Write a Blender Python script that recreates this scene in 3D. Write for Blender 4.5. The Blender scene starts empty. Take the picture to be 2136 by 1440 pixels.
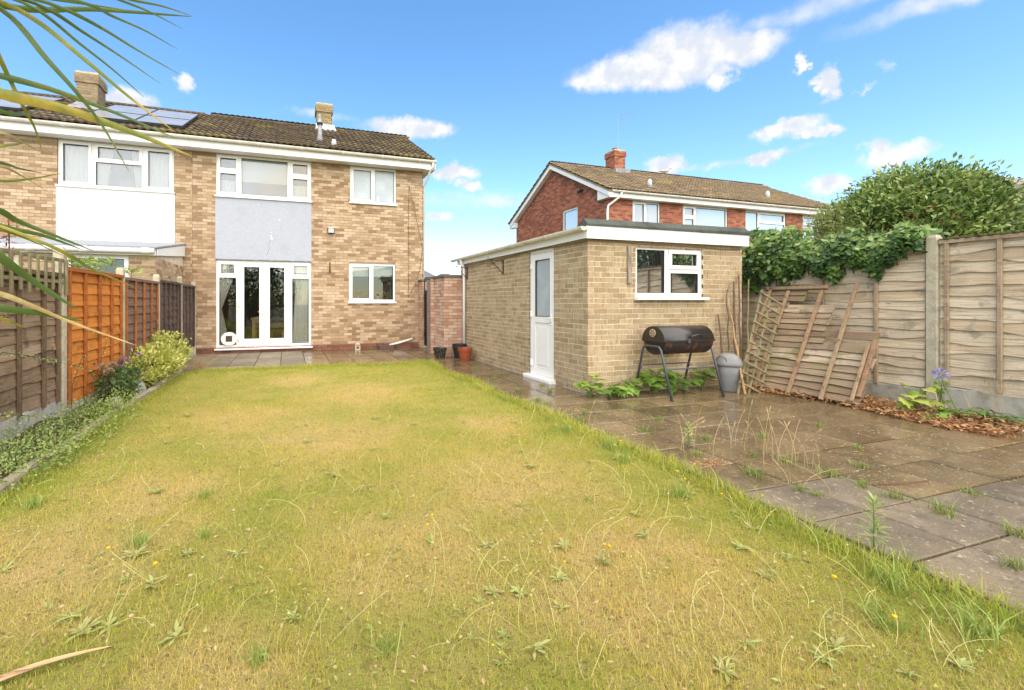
import bpy, math, random
import numpy as np
from mathutils import Vector, Matrix
R = math.radians
random.seed(7); rng = np.random.default_rng(7)
sc = bpy.context.scene
COL = sc.collection

# ------------------------------------------------------------------ camera
CAM = Vector((0.0, 0.0, 1.30))
cam_d = bpy.data.cameras.new('camera'); cam = bpy.data.objects.new('camera', cam_d)
COL.objects.link(cam); sc.camera = cam
cam.location = CAM; cam.rotation_euler = (R(90), 0, R(-17.87))
cam_d.sensor_width = 36; cam_d.lens = 930 / 2136 * 36
cam_d.shift_x = 168 / 2136; cam_d.shift_y = -90 / 2136
cam_d.clip_start = 0.05; cam_d.clip_end = 3000

# ------------------------------------------------------------------ exposure
vs = sc.view_settings
vs.view_transform = 'Standard'; vs.look = 'None'; vs.exposure = 2.4; vs.gamma = 1.0
vs.use_curve_mapping = False

# ------------------------------------------------------------------ world: sky with clouds
SUN_EL, SUN_AZ = 56.0, 180.0          # degrees, azimuth clockwise from +Y: behind the viewer, straight over the viewer's back
world = bpy.data.worlds.new('World'); sc.world = world; world.use_nodes = True
def build_sky():
    nt = world.node_tree; nt.nodes.clear()
    def N(t, **k):
        n = nt.nodes.new(t)
        for a, b in k.items(): setattr(n, a, b)
        return n
    def L(a, b): nt.links.new(a, b)
    def math_(op, a, b=None, c=None, clamp=False):
        n = N('ShaderNodeMath', operation=op, use_clamp=clamp)
        for i, v in enumerate((a, b, c)):
            if v is None: continue
            if hasattr(v, 'links') or hasattr(v, 'is_linked'): L(v, n.inputs[i])
            else: n.inputs[i].default_value = v
        return n.outputs[0]
    out = N('ShaderNodeOutputWorld')
    sky = N('ShaderNodeTexSky', sky_type='NISHITA', sun_disc=False, sun_elevation=R(SUN_EL), sun_rotation=R(SUN_AZ),
            altitude=0, air_density=1.1, dust_density=0.35, ozone_density=2.2)
    hs = N('ShaderNodeHueSaturation'); hs.inputs['Hue'].default_value = .498; hs.inputs['Saturation'].default_value = 1.2; hs.inputs['Value'].default_value = 1.0
    L(sky.outputs[0], hs.inputs['Color'])
    bg = N('ShaderNodeBackground'); bg.inputs[1].default_value = 0.055; L(hs.outputs[0], bg.inputs[0])
    tc = N('ShaderNodeTexCoord'); sep = N('ShaderNodeSeparateXYZ'); L(tc.outputs['Generated'], sep.inputs[0])
    az = math_('ARCTAN2', sep.outputs[0], sep.outputs[1]); el = math_('ARCSINE', sep.outputs[2])
    cmb = N('ShaderNodeCombineXYZ'); L(az, cmb.inputs[0]); L(el, cmb.inputs[1])
    def noise(scale, detail, rough=.6, vec=None, yscale=1.0):
        mp = N('ShaderNodeMapping'); mp.inputs['Scale'].default_value = (1, yscale, 1); L(vec or tc.outputs['Generated'], mp.inputs[0])
        n = N('ShaderNodeTexNoise'); n.inputs['Scale'].default_value = scale; n.inputs['Detail'].default_value = detail
        n.inputs['Roughness'].default_value = rough; L(mp.outputs[0], n.inputs['Vector']); return n
    def vm(op, a, b=None):
        n = N('ShaderNodeVectorMath', operation=op)
        L(a, n.inputs[0])
        if b is not None:
            if hasattr(b, 'is_linked'): L(b, n.inputs[1])
            else: n.inputs[1].default_value = b
        return n
    n1 = noise(26, 8, .66)
    w1 = vm('MULTIPLY', vm('SUBTRACT', n1.outputs['Color'], (.5, .5, .5)).outputs[0], (.075, .05, 0)).outputs[0]
    p1 = vm('ADD', cmb.outputs[0], w1).outputs[0]
    n2 = noise(9, 7, .68)
    w2 = vm('MULTIPLY', vm('SUBTRACT', n2.outputs['Color'], (.5, .5, .5)).outputs[0], (.30, .055, 0)).outputs[0]
    p2 = vm('ADD', cmb.outputs[0], w2).outputs[0]
    cum = [(0.7182, 0.4427, 0.1087, 0.0306), (0.8219, 0.4502, 0.1065, 0.0472), (0.9148, 0.4365, 0.070, 0.0270), (0.8053, 0.4188, 0.0917, 0.0237), (0.885, 0.3978, 0.0243, 0.02), (0.6578, 0.4397, 0.0571, 0.0166),
           (0.9907, 0.2942, 0.0489, 0.0153), (1.0255, 0.2802, 0.03, 0.008), (0.9742, 0.2963, 0.0335, 0.0124), (0.9469, 0.2541, 0.0384, 0.0122), (1.1159, 0.2238, 0.0389, 0.017), (1.1001, 0.2345, 0.0214, 0.0172),
           (0.7927, 0.2635, 0.038, 0.0195), (1.0407, 0.1941, 0.0251, 0.0154), (0.2583, 0.3707, 0.1015, 0.0224), (0.312, 0.3712, 0.0483, 0.0149), (0.3658, 0.2822, 0.0589, 0.0168), (0.3979, 0.2567, 0.0267, 0.01),
           (-0.192, 0.4047, 0.020, 0.018), (-0.2834, 0.3578, 0.0442, 0.0219), (0.3282, 0.1891, 0.0322, 0.0104), (1.0377, 0.3509, 0.0144, 0.0248), (1.0036, 0.3891, 0.009, 0.014)]
    wis = [(1.06, 0.468, 0.15, 0.0165), (1.158, 0.4192, 0.1246, 0.0131), (0.4192, 0.2259, 0.1373, 0.0162), (0.885, 0.2563, 0.1064, 0.0051),
           (0.0595, 0.3857, 0.0604, 0.0089), (1.1236, 0.3577, 0.0153, 0.0078), (1.092, 0.3299, 0.0109, 0.0068)]
    def field(p, lst):
        acc = None
        for (a, e, ra, re) in lst:
            n = N('ShaderNodeVectorMath', operation='MULTIPLY_ADD'); L(p, n.inputs[0])
            n.inputs[1].default_value = (1 / ra, 1 / re, 0); n.inputs[2].default_value = (-a / ra, -e / re, 0)
            ln = N('ShaderNodeVectorMath', operation='LENGTH'); L(n.outputs[0], ln.inputs[0])
            acc = ln.outputs['Value'] if acc is None else math_('SMOOTH_MIN', acc, ln.outputs['Value'], .35)
        return acc
    def sstep(v, a, b, lo, hi):
        n = N('ShaderNodeMapRange', interpolation_type='SMOOTHSTEP'); L(v, n.inputs['Value'])
        n.inputs['From Min'].default_value = a; n.inputs['From Max'].default_value = b
        n.inputs['To Min'].default_value = lo; n.inputs['To Max'].default_value = hi; return n.outputs[0]
    fc = field(p1, cum); fw = field(p2, wis)
    mc = sstep(fc, .5, 1.25, 1.0, 0.0)
    wn = noise(14, 5, .6, yscale=1.0)
    mw = math_('MULTIPLY', sstep(fw, .1, 1.5, .75, 0.0), sstep(wn.outputs[0], .3, .65, .35, 1.0))
    rest = noise(3.2, 6, .6)
    side = sstep(math_('ABSOLUTE', math_('SUBTRACT', az, .32)), 1.0, 1.35, 0, 1)      # the broken cumulus carries on round the rest of the sky
    mc = math_('MAXIMUM', mc, math_('MULTIPLY', math_('MULTIPLY', sstep(rest.outputs[0], .53, .62, 0, 1), side), sstep(el, .02, .2, 0, 1)))
    mask = math_('MAXIMUM', math_('MULTIPLY', mc, .97), mw, clamp=True)
    n3 = noise(30, 4, .55)
    shade = N('ShaderNodeMix', data_type='RGBA'); L(sstep(n3.outputs[0], .36, .62, 0, 1), shade.inputs[0])
    shade.inputs[6].default_value = (.76, .81, .90, 1); shade.inputs[7].default_value = (1.0, .985, .96, 1)
    bc = N('ShaderNodeBackground'); bc.inputs[1].default_value = .20; L(shade.outputs[2], bc.inputs[0])
    mx = N('ShaderNodeMixShader'); L(mask, mx.inputs[0]); L(bg.outputs[0], mx.inputs[1]); L(bc.outputs[0], mx.inputs[2])
    L(mx.outputs[0], out.inputs[0])
build_sky()
world.cycles.sampling_method = 'MANUAL'; world.cycles.sample_map_resolution = 512

# ------------------------------------------------------------------ sun: light comes through thin cloud, so it is broad and soft
sun_d = bpy.data.lights.new('sun', 'SUN'); sun = bpy.data.objects.new('sun', sun_d); COL.objects.link(sun)
sun_d.energy = 1.5; sun_d.angle = R(105); sun_d.color = (1.0, .87, .67)
sd = Vector((math.sin(R(SUN_AZ)) * math.cos(R(SUN_EL)), math.cos(R(SUN_AZ)) * math.cos(R(SUN_EL)), math.sin(R(SUN_EL))))
sun.rotation_euler = (-sd).to_track_quat('-Z', 'Y').to_euler()
sun.location = sd * 60

# ------------------------------------------------------------------ materials
def mix_rgb(nt, fac, a, b, mode='MIX'):
    n = nt.nodes.new('ShaderNodeMix'); n.data_type = 'RGBA'; n.blend_type = mode
    for i, v in ((0, fac), (6, a), (7, b)):
        if hasattr(v, 'is_linked'): nt.links.new(v, n.inputs[i])
        elif isinstance(v, (tuple, list)): n.inputs[i].default_value = (*v[:3], 1)
        else: n.inputs[i].default_value = v
    return n.outputs[2]
def noise_fac(nt, scale, lo, hi, detail=4, rough=.6, vec=None, off=(0, 0, 0)):
    if vec is None: vec = nt.nodes.new('ShaderNodeNewGeometry').outputs['Position']
    mp = nt.nodes.new('ShaderNodeMapping'); nt.links.new(vec, mp.inputs[0])
    mp.inputs['Scale'].default_value = scale if isinstance(scale, (tuple, list)) else (scale,) * 3
    mp.inputs['Location'].default_value = off
    n = nt.nodes.new('ShaderNodeTexNoise'); n.inputs['Scale'].default_value = 1; n.inputs['Detail'].default_value = detail
    n.inputs['Roughness'].default_value = rough; nt.links.new(mp.outputs[0], n.inputs['Vector'])
    r = nt.nodes.new('ShaderNodeMapRange'); r.interpolation_type = 'SMOOTHSTEP'; nt.links.new(n.outputs[0], r.inputs['Value'])
    r.inputs['From Min'].default_value = lo; r.inputs['From Max'].default_value = hi
    return r.outputs[0]
def M(name, col, rough=.8, layers=(), rnd=0, bump=None, metal=0, spec=.35, tone=None, attr=None, transl=0, rough_layer=None, coat=0, local=False):
    """layers: (scale, colour, lo, hi[, strength]); rnd: brightness spread per object; tone: list of colours per object;
    attr: list of colours picked by the mesh attribute 'r'"""
    m = bpy.data.materials.new(name); m.use_nodes = True; nt = m.node_tree
    b = nt.nodes['Principled BSDF']; out = nt.nodes['Material Output']
    vec = None
    if local:
        oi = nt.nodes.new('ShaderNodeObjectInfo'); tcn = nt.nodes.new('ShaderNodeTexCoord')
        ad = nt.nodes.new('ShaderNodeVectorMath'); ad.operation = 'MULTIPLY_ADD'
        nt.links.new(oi.outputs['Random'], ad.inputs[0]); ad.inputs[1].default_value = (37, 53, 71); nt.links.new(tcn.outputs['Object'], ad.inputs[2])
        vec = ad.outputs[0]
    c = col
    if tone or attr:
        cr = nt.nodes.new('ShaderNodeValToRGB'); lst = tone or attr
        while len(cr.color_ramp.elements) < len(lst): cr.color_ramp.elements.new(.5)
        for i, e in enumerate(cr.color_ramp.elements):
            e.position = i / max(1, len(lst) - 1); e.color = (*lst[i], 1)
        if tone:
            oi = nt.nodes.new('ShaderNodeObjectInfo'); nt.links.new(oi.outputs['Random'], cr.inputs[0])
        else:
            at = nt.nodes.new('ShaderNodeAttribute'); at.attribute_name = 'r'; nt.links.new(at.outputs['Fac'], cr.inputs[0])
        c = cr.outputs[0]
    for i, l in enumerate(layers):
        sc_, c2, lo, hi = l[:4]
        f = noise_fac(nt, sc_, lo, hi, vec=vec, off=(i * 3.1, i * 1.7, i * 5.3))
        if len(l) > 4:
            mm = nt.nodes.new('ShaderNodeMath'); mm.operation = 'MULTIPLY'; nt.links.new(f, mm.inputs[0]); mm.inputs[1].default_value = l[4]; f = mm.outputs[0]
        c = mix_rgb(nt, f, c, c2)
    if rnd:
        oi = nt.nodes.new('ShaderNodeObjectInfo'); mr = nt.nodes.new('ShaderNodeMapRange'); nt.links.new(oi.outputs['Random'], mr.inputs['Value'])
        mr.inputs['To Min'].default_value = 1 - rnd; mr.inputs['To Max'].default_value = 1 + rnd
        sc2 = nt.nodes.new('ShaderNodeVectorMath'); sc2.operation = 'SCALE'
        if hasattr(c, 'is_linked'): nt.links.new(c, sc2.inputs[0])
        else: sc2.inputs[0].default_value = c
        nt.links.new(mr.outputs[0], sc2.inputs['Scale']); c = sc2.outputs[0]
    if hasattr(c, 'is_linked'): nt.links.new(c, b.inputs['Base Color'])
    else: b.inputs['Base Color'].default_value = (*c, 1)
    b.inputs['Roughness'].default_value = rough; b.inputs['Metallic'].default_value = metal
    b.inputs['Specular IOR Level'].default_value = spec; b.inputs['Coat Weight'].default_value = coat
    if rough_layer:
        s_, r2, lo, hi = rough_layer
        f = noise_fac(nt, s_, lo, hi, vec=vec, off=(9, 2, 4)); mr = nt.nodes.new('ShaderNodeMapRange'); nt.links.new(f, mr.inputs['Value'])
        mr.inputs['To Min'].default_value = rough; mr.inputs['To Max'].default_value = r2; nt.links.new(mr.outputs[0], b.inputs['Roughness'])
    if bump:
        s_, st, dist = bump
        f = noise_fac(nt, s_, .25, .75, detail=6, vec=vec); bp = nt.nodes.new('ShaderNodeBump'); bp.inputs['Strength'].default_value = st
        bp.inputs['Distance'].default_value = dist; nt.links.new(f, bp.inputs['Height']); nt.links.new(bp.outputs[0], b.inputs['Normal'])
    if transl:
        tr = nt.nodes.new('ShaderNodeBsdfTranslucent'); mx = nt.nodes.new('ShaderNodeMixShader'); mx.inputs[0].default_value = transl
        if hasattr(c, 'is_linked'): nt.links.new(c, tr.inputs[0])
        else: tr.inputs[0].default_value = (*c, 1)
        nt.links.new(b.outputs[0], mx.inputs[1]); nt.links.new(tr.outputs[0], mx.inputs[2]); nt.links.new(mx.outputs[0], out.inputs[0])
    return m
def glass(name, tint=(.8, .85, .85), spec=1.0, haze=0.0, ior=1.5):
    m = bpy.data.materials.new(name); m.use_nodes = True; nt = m.node_tree; nt.nodes.clear()
    out = nt.nodes.new('ShaderNodeOutputMaterial'); fr = nt.nodes.new('ShaderNodeFresnel'); fr.inputs[0].default_value = ior
    mu = nt.nodes.new('ShaderNodeMath'); mu.operation = 'MULTIPLY_ADD'; mu.inputs[1].default_value = spec; mu.inputs[2].default_value = .05; mu.use_clamp = True
    nt.links.new(fr.outputs[0], mu.inputs[0])
    t = nt.nodes.new('ShaderNodeBsdfTransparent'); t.inputs[0].default_value = (*tint, 1)
    g = nt.nodes.new('ShaderNodeBsdfGlossy'); g.inputs['Roughness'].default_value = .015
    mx = nt.nodes.new('ShaderNodeMixShader'); nt.links.new(mu.outputs[0], mx.inputs[0]); nt.links.new(t.outputs[0], mx.inputs[1]); nt.links.new(g.outputs[0], mx.inputs[2])
    last = mx.outputs[0]
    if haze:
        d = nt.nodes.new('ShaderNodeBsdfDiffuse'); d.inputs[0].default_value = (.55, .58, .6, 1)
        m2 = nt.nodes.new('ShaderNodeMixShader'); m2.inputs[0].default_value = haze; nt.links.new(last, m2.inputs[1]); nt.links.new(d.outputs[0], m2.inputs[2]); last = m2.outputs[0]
    nt.links.new(last, out.inputs[0]); return m

# ------------------------------------------------------------------ mesh helpers
class Frame:
    """local axes on a wall: u along, o outward, z up"""
    def __init__(s, P, d, n=None, up=(0, 0, 1)):
        s.P = Vector(P); s.d = Vector(d).normalized(); s.up = Vector(up).normalized()
        s.n = Vector(n).normalized() if n is not None else Vector((s.d.y, -s.d.x, 0))
    def p(s, u, o, z): return s.P + s.d * u + s.n * o + s.up * z
    def rot(s): return Matrix((s.d, -s.n, s.up)).transposed().to_euler()
WORLD = Frame((0, 0, 0), (1, 0, 0), (0, 1, 0))
class MB:
    def __init__(s): s.v = []; s.f = []; s.m = []
    def add(s, vs, fs, mi=0):
        k = len(s.v); s.v += [tuple(v) for v in vs]; s.f += [tuple(i + k for i in f) for f in fs]; s.m += [mi] * len(fs); return s
    def box(s, fr, u0, u1, o0, o1, z0, z1, mi=0):
        P = [fr.p(u, o, z) for z in (z0, z1) for o in (o0, o1) for u in (u0, u1)]
        return s.add(P, [(0, 1, 5, 4), (2, 6, 7, 3), (0, 4, 6, 2), (1, 3, 7, 5), (4, 5, 7, 6), (0, 2, 3, 1)], mi)
    def wbox(s, x0, x1, y0, y1, z0, z1, mi=0): return s.box(WORLD, x0, x1, y0, y1, z0, z1, mi)
    def bbox(s, fr, u0, u1, o0, o1, z0, z1, b=.01, mi=0):
        """box with chamfered front edges"""
        a = [fr.p(u, o0, z) for u, z in ((u0, z0), (u1, z0), (u1, z1), (u0, z1))]
        c = [fr.p(u, o1 - b, z) for u, z in ((u0, z0), (u1, z0), (u1, z1), (u0, z1))]
        e = [fr.p(u, o1, z) for u, z in ((u0 + b, z0 + b), (u1 - b, z0 + b), (u1 - b, z1 - b), (u0 + b, z1 - b))]
        fs = [(8, 9, 10, 11), (3, 2, 1, 0)]
        for i in range(4):
            j = (i + 1) % 4; fs += [(i, j, 4 + j, 4 + i), (4 + i, 4 + j, 8 + j, 8 + i)]
        return s.add(a + c + e, fs, mi)
    def quad(s, a, b, c, d, mi=0): return s.add([a, b, c, d], [(0, 1, 2, 3)], mi)
    def poly_prism(s, bot, top, mi=0):
        n = len(bot)
        return s.add(list(bot) + list(top), [tuple(range(n))[::-1], tuple(range(n, 2 * n))] + [(i, (i + 1) % n, n + (i + 1) % n, n + i) for i in range(n)], mi)
    def tube(s, pts, r, n=6, mi=0, cap=True):
        pts = [Vector(p) for p in pts]; k = len(pts); rs = r if isinstance(r, (list, tuple)) else [r] * k
        t0 = (pts[1] - pts[0]).normalized(); a = t0.orthogonal().normalized(); rings = []
        for i, p in enumerate(pts):
            t = ((pts[min(i + 1, k - 1)] - pts[max(i - 1, 0)])).normalized()
            a = (a - t * a.dot(t)).normalized(); b = t.cross(a)
            rings.append([p + (a * math.cos(2 * math.pi * j / n) + b * math.sin(2 * math.pi * j / n)) * rs[i] for j in range(n)])
        fs = []
        for i in range(k - 1):
            for j in range(n): fs.append((i * n + j, i * n + (j + 1) % n, (i + 1) * n + (j + 1) % n, (i + 1) * n + j))
        if cap: fs += [tuple(range(n))[::-1], tuple(range((k - 1) * n, k * n))]
        return s.add([v for r_ in rings for v in r_], fs, mi)
    def lathe(s, c, prof, n=16, mi=0, axis=(0, 0, 1), cap=True):
        ax = Vector(axis).normalized(); a = ax.orthogonal().normalized(); b = ax.cross(a); c = Vector(c)
        vs = [c + ax * h + (a * math.cos(2 * math.pi * j / n) + b * math.sin(2 * math.pi * j / n)) * r for (r, h) in prof for j in range(n)]
        k = len(prof); fs = [(i * n + j, i * n + (j + 1) % n, (i + 1) * n + (j + 1) % n, (i + 1) * n + j) for i in range(k - 1) for j in range(n)]
        if cap: fs += [tuple(range(n))[::-1], tuple(range((k - 1) * n, k * n))]
        return s.add(vs, fs, mi)
    def slab(s, fr, u0, u1, z0, z1, o0, o1, holes=(), mi=0):
        """a flat slab with rectangular holes, cut into strips"""
        zs = sorted({z0, z1, *[z for h in holes for z in h[2:] if z0 < z < z1]})
        for za, zb in zip(zs, zs[1:]):
            zm = (za + zb) / 2; hs = sorted((h[0], h[1]) for h in holes if h[2] < zm < h[3]); u = u0
            for a, b in hs:
                if a > u: s.box(fr, u, min(a, u1), o0, o1, za, zb, mi)
                u = max(u, b)
            if u < u1: s.box(fr, u, u1, o0, o1, za, zb, mi)
        return s
def mesh(name, v, f, mi=None, mats=()):
    me = bpy.data.meshes.new(name); me.from_pydata([tuple(p) for p in v], [], f)
    for m in mats: me.materials.append(m)
    if mi is not None and len(mats) > 1: me.polygons.foreach_set('material_index', mi)
    me.update(); return me
def link(name, me, parent=None, smooth=False, loc=None):
    o = bpy.data.objects.new(name, me); COL.objects.link(o)
    if smooth and me: me.polygons.foreach_set('use_smooth', [True] * len(me.polygons))
    if loc is not None: o.location = loc
    if parent is not None:
        o.parent = parent; o.matrix_parent_inverse = Matrix.Translation(-origin(parent))
    return o
def origin(o):
    """world origin of an object, its chain of parents taken into account"""
    return Vector(o.location)
def put(mb, name, mat, parent=None, smooth=False, label=None, kind=None):
    mats = mat if isinstance(mat, (list, tuple)) else [mat]
    o = link(name, mesh(name, mb.v, mb.f, mb.m, mats), parent, smooth)
    if label: o['label'] = label
    if kind: o['kind'] = kind
    return o
def thing(name, loc, label, cat, group=None):
    e = bpy.data.objects.new(name, None); COL.objects.link(e); e.location = loc; e.empty_display_size = .1
    return tag(e, label, cat, group)
def tag(o, label, cat, group=None):
    o['label'] = label; o['category'] = cat
    if group: o['group'] = group
    return o
def structure(o): o['kind'] = 'structure'; return o
def copy_tree(o, parent=None):
    c = o.copy(); COL.objects.link(c)
    if parent is not None: c.parent = parent
    for ch in list(o.children): copy_tree(ch, c)
    return c
def leaf_mesh(name, P, D, Nn, ln, wd, mat, parent, fold=.25, r=None, kind=None, tipw=.5):
    """many small folded leaves as one mesh: P base points, D growing directions, Nn face normals"""
    n = len(P); D = D / np.linalg.norm(D, axis=1, keepdims=True)
    S = np.cross(D, Nn); S /= np.linalg.norm(S, axis=1, keepdims=True) + 1e-9; U = np.cross(S, D)
    ln = np.broadcast_to(ln, n)[:, None]; wd = np.broadcast_to(wd, n)[:, None]
    mid = P + D * ln * tipw
    V = np.stack([P, mid + S * wd * .5 + U * wd * fold, P + D * ln, mid - S * wd * .5 + U * wd * fold], 1).reshape(-1, 3)
    i = np.arange(n)[:, None] * 4
    F = np.concatenate([i + np.array([[0, 1, 2]]), i + np.array([[0, 2, 3]])], 1).reshape(-1, 3)
    return tri_mesh(name, V, F, mat, parent, np.repeat(rng.random(n) if r is None else r, 4), kind)
def tri_mesh(name, V, F, mat, parent, r=None, kind=None):
    me = bpy.data.meshes.new(name); me.vertices.add(len(V)); me.vertices.foreach_set('co', np.ascontiguousarray(V, dtype=np.float32).ravel())
    me.loops.add(len(F) * 3); me.loops.foreach_set('vertex_index', np.ascontiguousarray(F, dtype=np.int32).ravel())
    me.polygons.add(len(F)); me.polygons.foreach_set('loop_start', np.arange(len(F), dtype=np.int32) * 3)
    if r is not None:
        a = me.attributes.new('r', 'FLOAT', 'POINT'); a.data.foreach_set('value', np.ascontiguousarray(r, dtype=np.float32))
    me.materials.append(mat); me.update(calc_edges=True); me.validate()
    o = link(name, me, parent)
    if kind: o['kind'] = kind
    return o
def unit(n):
    v = rng.normal(size=(n, 3)); return v / np.linalg.norm(v, axis=1, keepdims=True)

# ------------------------------------------------------------------ shared materials
W = dict(
    upvc=M('white_upvc', (.80, .79, .76), .35, [(.9, (.70, .68, .62), .45, .8, .5), (9, (.62, .58, .48), .62, .85, .35)], spec=.5),
    fascia=M('white_fascia', (.78, .77, .73), .5, [((2, 2, 9), (.62, .58, .48), .5, .85, .6), (6, (.50, .46, .36), .66, .85, .5)]),
    gutter=M('weathered_gutter', (.74, .71, .63), .5, [((3, 3, 12), (.45, .37, .25), .48, .75, .75), (15, (.60, .52, .38), .5, .7, .5)]),
    render_grey=M('grey_render', (.43, .45, .50), .9, [(55, (.56, .58, .62), .5, .72), (3, (.36, .38, .42), .5, .8, .4)], bump=(90, .8, .01)),
    render_white=M('white_render', (.80, .79, .75), .8, [(1.5, (.72, .70, .64), .5, .8, .5)], bump=(70, .3, .004)),
    lead=M('lead_grey', (.20, .21, .23), .55, [(12, (.34, .35, .36), .45, .7)]),
    dark=M('dark_metal', (.025, .022, .02), .5, [(20, (.09, .04, .02), .5, .75)]),
    black=M('black_rubber', (.02, .02, .02), .6),
    mortar=M('mortar', (.34, .27, .185), .95, [(14, (.26, .20, .13), .4, .7)], bump=(120, .5, .004)),
    mortar_pale=M('pale_mortar', (.68, .60, .46), .95, [(10, (.56, .48, .35), .4, .7)], bump=(120, .5, .004)),
    mortar_dark=M('dark_mortar', (.20, .15, .12), .95, [(14, (.28, .22, .18), .4, .7)]),
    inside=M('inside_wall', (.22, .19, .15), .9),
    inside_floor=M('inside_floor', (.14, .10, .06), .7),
    curtain=M('curtain', (.80, .77, .70), .9, [((14, 14, 1), (.68, .65, .58), .4, .7)], transl=.25),
    blind=M('roller_blind', (.70, .69, .60), .8, transl=.2),
    frost=M('frosted_glass', (.30, .36, .39), .18, [(2.5, (.38, .44, .47), .4, .7)], spec=.8),
    glass=glass('window_glass', (.93, .95, .94), .9), glass_up=glass('bedroom_glass', (.9, .92, .93), 1.0, .12), glass_garage=glass('dusty_garage_glass', (.30, .31, .27), .75, .02), glass_far=glass('far_window_glass', (.9, .92, .93), .9, .50),  # far panes: haze paints pale sky reflection and net curtains as flat grey
    concrete=M('concrete_post', (.50, .44, .31), .9, [(7, (.36, .31, .21), .42, .7), (40, (.60, .54, .42), .5, .75), ((5, 5, 2), (.30, .29, .16), .58, .8, .6)], bump=(60, .4, .006)),
    gravel_board=M('concrete_gravel_board', (.46, .43, .36), .9, [(5, (.30, .27, .20), .42, .7), ((9, 9, 2.5), (.20, .17, .11), .58, .8, .7)], bump=(50, .4, .006)),
    wire=M('wire', (.10, .075, .05), .6),
)
def tones(prefix, cols, layers, bump=(70, .6, .006), rough=.9):
    return [M(f'{prefix}_{i}', c, rough, layers, bump=bump) for i, c in enumerate(cols)]
B_HOUSE = tones('buff_brick', [(.51, .365, .23), (.45, .31, .185), (.37, .245, .14), (.55, .41, .275), (.32, .205, .115), (.49, .35, .22), (.43, .295, .175), (.27, .165, .09)],
                [((24, 24, 14), (.28, .185, .105), .50, .74, .7), (.55, (.30, .20, .115), .52, .75, .45), (60, (.56, .44, .31), .58, .8, .5)])
B_GAR = tones('yellow_brick', [(.43, .32, .185), (.375, .275, .155), (.45, .345, .21), (.335, .24, .13), (.415, .295, .17), (.44, .335, .20)],
              [((26, 26, 5), (.25, .17, .085), .52, .62, .7), (.7, (.38, .28, .15), .50, .75, .3), (70, (.56, .45, .27), .58, .8, .4)])
B_PINK = tones('pink_brick', [(.52, .335, .235), (.46, .27, .185), (.55, .38, .28), (.42, .225, .14), (.56, .40, .30)],
               [(20, (.36, .20, .13), .5, .75, .6), (3, (.60, .47, .37), .5, .75, .5)])
B_RED = tones('red_brick', [(.32, .105, .055), (.38, .13, .068), (.26, .082, .045), (.42, .165, .09), (.21, .072, .045)],
              [(25, (.22, .075, .045), .5, .75, .6)])
B_PLINTH = tones('dark_red_brick', [(.22, .085, .055), (.27, .11, .075), (.18, .07, .05)], [(12, (.12, .06, .04), .45, .7, .6)])

# ------------------------------------------------------------------ bricks and tiles: the largest 300 are pieces of their own, the rest one mesh
def zc(p): return p.x * .3068 + p.y * .9518
class Bricks:
    def __init__(s, parent, mats, bl=.215, bh=.065, mo=.010, proud=.007):
        s.parent = parent; s.mats = mats; s.bl = bl; s.bh = bh; s.mo = mo; s.proud = proud; s.list = []
    def wall(s, fr, u0, u1, z0, z1, holes=(), top=None, rs=None, tone=None, header=False):
        rs = rs or random.Random(int(abs(fr.P.x * 31 + fr.P.y * 17 + z0 * 7) * 10)); z = z0; k = 0
        bl = s.bl / 2 - s.mo / 2 if header else s.bl
        while z + s.bh <= z1 + .004:
            off = -(bl + s.mo) / 2 * (k % 2) + rs.uniform(-.006, .006); u = u0 + off
            while u < u1 - .02:
                a, b = max(u, u0), min(u + bl, u1); segs = [(a, b)] if b - a > .03 else []
                for h in holes:
                    if h[2] < z + s.bh * .6 and h[3] > z + s.bh * .4:
                        ns = []
                        for p, q in segs:
                            if q <= h[0] or p >= h[1]: ns.append((p, q)); continue
                            if h[0] - p > .03: ns.append((p, h[0]))
                            if q - h[1] > .03: ns.append((h[1], q))
                        segs = ns
                for p, q in segs:
                    if top and z + s.bh > top((p + q) / 2): continue
                    t = tone if tone is not None else min(len(s.mats) - 1, int(rs.random() ** 1.15 * len(s.mats)))
                    s.list.append((fr, p, q, z + rs.uniform(-.0015, .0015), t, s.proud + rs.uniform(-.002, .003)))
                u += bl + s.mo
            z += s.bh + s.mo; k += 1
        return s
    def done(s, name='brick', limit=300):
        sc_ = []
        for i, (fr, p, q, z, t, pr) in enumerate(s.list):
            c = fr.p((p + q) / 2, 0, z); v = c - CAM; face = -(v.normalized().dot(fr.n)); sc_.append(((q - p) * face / max(v.length, .1) if face > .02 and zc(c) > .5 else 0, i))
        sc_.sort(reverse=True); big = {i for a, i in sc_[:limit] if a > 0}
        cache = {}; rest = MB()
        for i, (fr, p, q, z, t, pr) in enumerate(s.list):
            if i in big:
                if t not in cache:
                    b = MB(); b.box(Frame((0, 0, 0), (1, 0, 0), (0, -1, 0)), 0, 1, -.02, s.proud, 0, s.bh); cache[t] = mesh(name, b.v, b.f, None, [s.mats[t]])
                o = link(name, cache[t], s.parent, loc=fr.p(p, pr - s.proud, z)); o.rotation_euler = fr.rot(); o.scale = (q - p, 1, 1)
            else: rest.box(fr, p, q, -.02, pr, z, z + s.bh, t)
        if rest.v: put(rest, name + 'work' if name == 'brick' else name, s.mats, s.parent, kind='stuff')
def tile_unit():
    b = MB(); nx = 8; w = .335
    def prof(t): return .030 * max(0, math.sin(t * 2 * math.pi * 2 - .6)) if True else 0
    xs = [i / nx * w for i in range(nx + 1)]; vs = []
    for x in xs:
        h = prof(x / w)
        vs += [(x, -.02, h + .004), (x, -.02, h + .044), (x, .36, h + .002)]
    fs = []
    for i in range(nx):
        a = i * 3; c = a + 3; fs += [(a, c, c + 1, a + 1), (a + 1, c + 1, c + 2, a + 2)]
    return vs, fs
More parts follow.
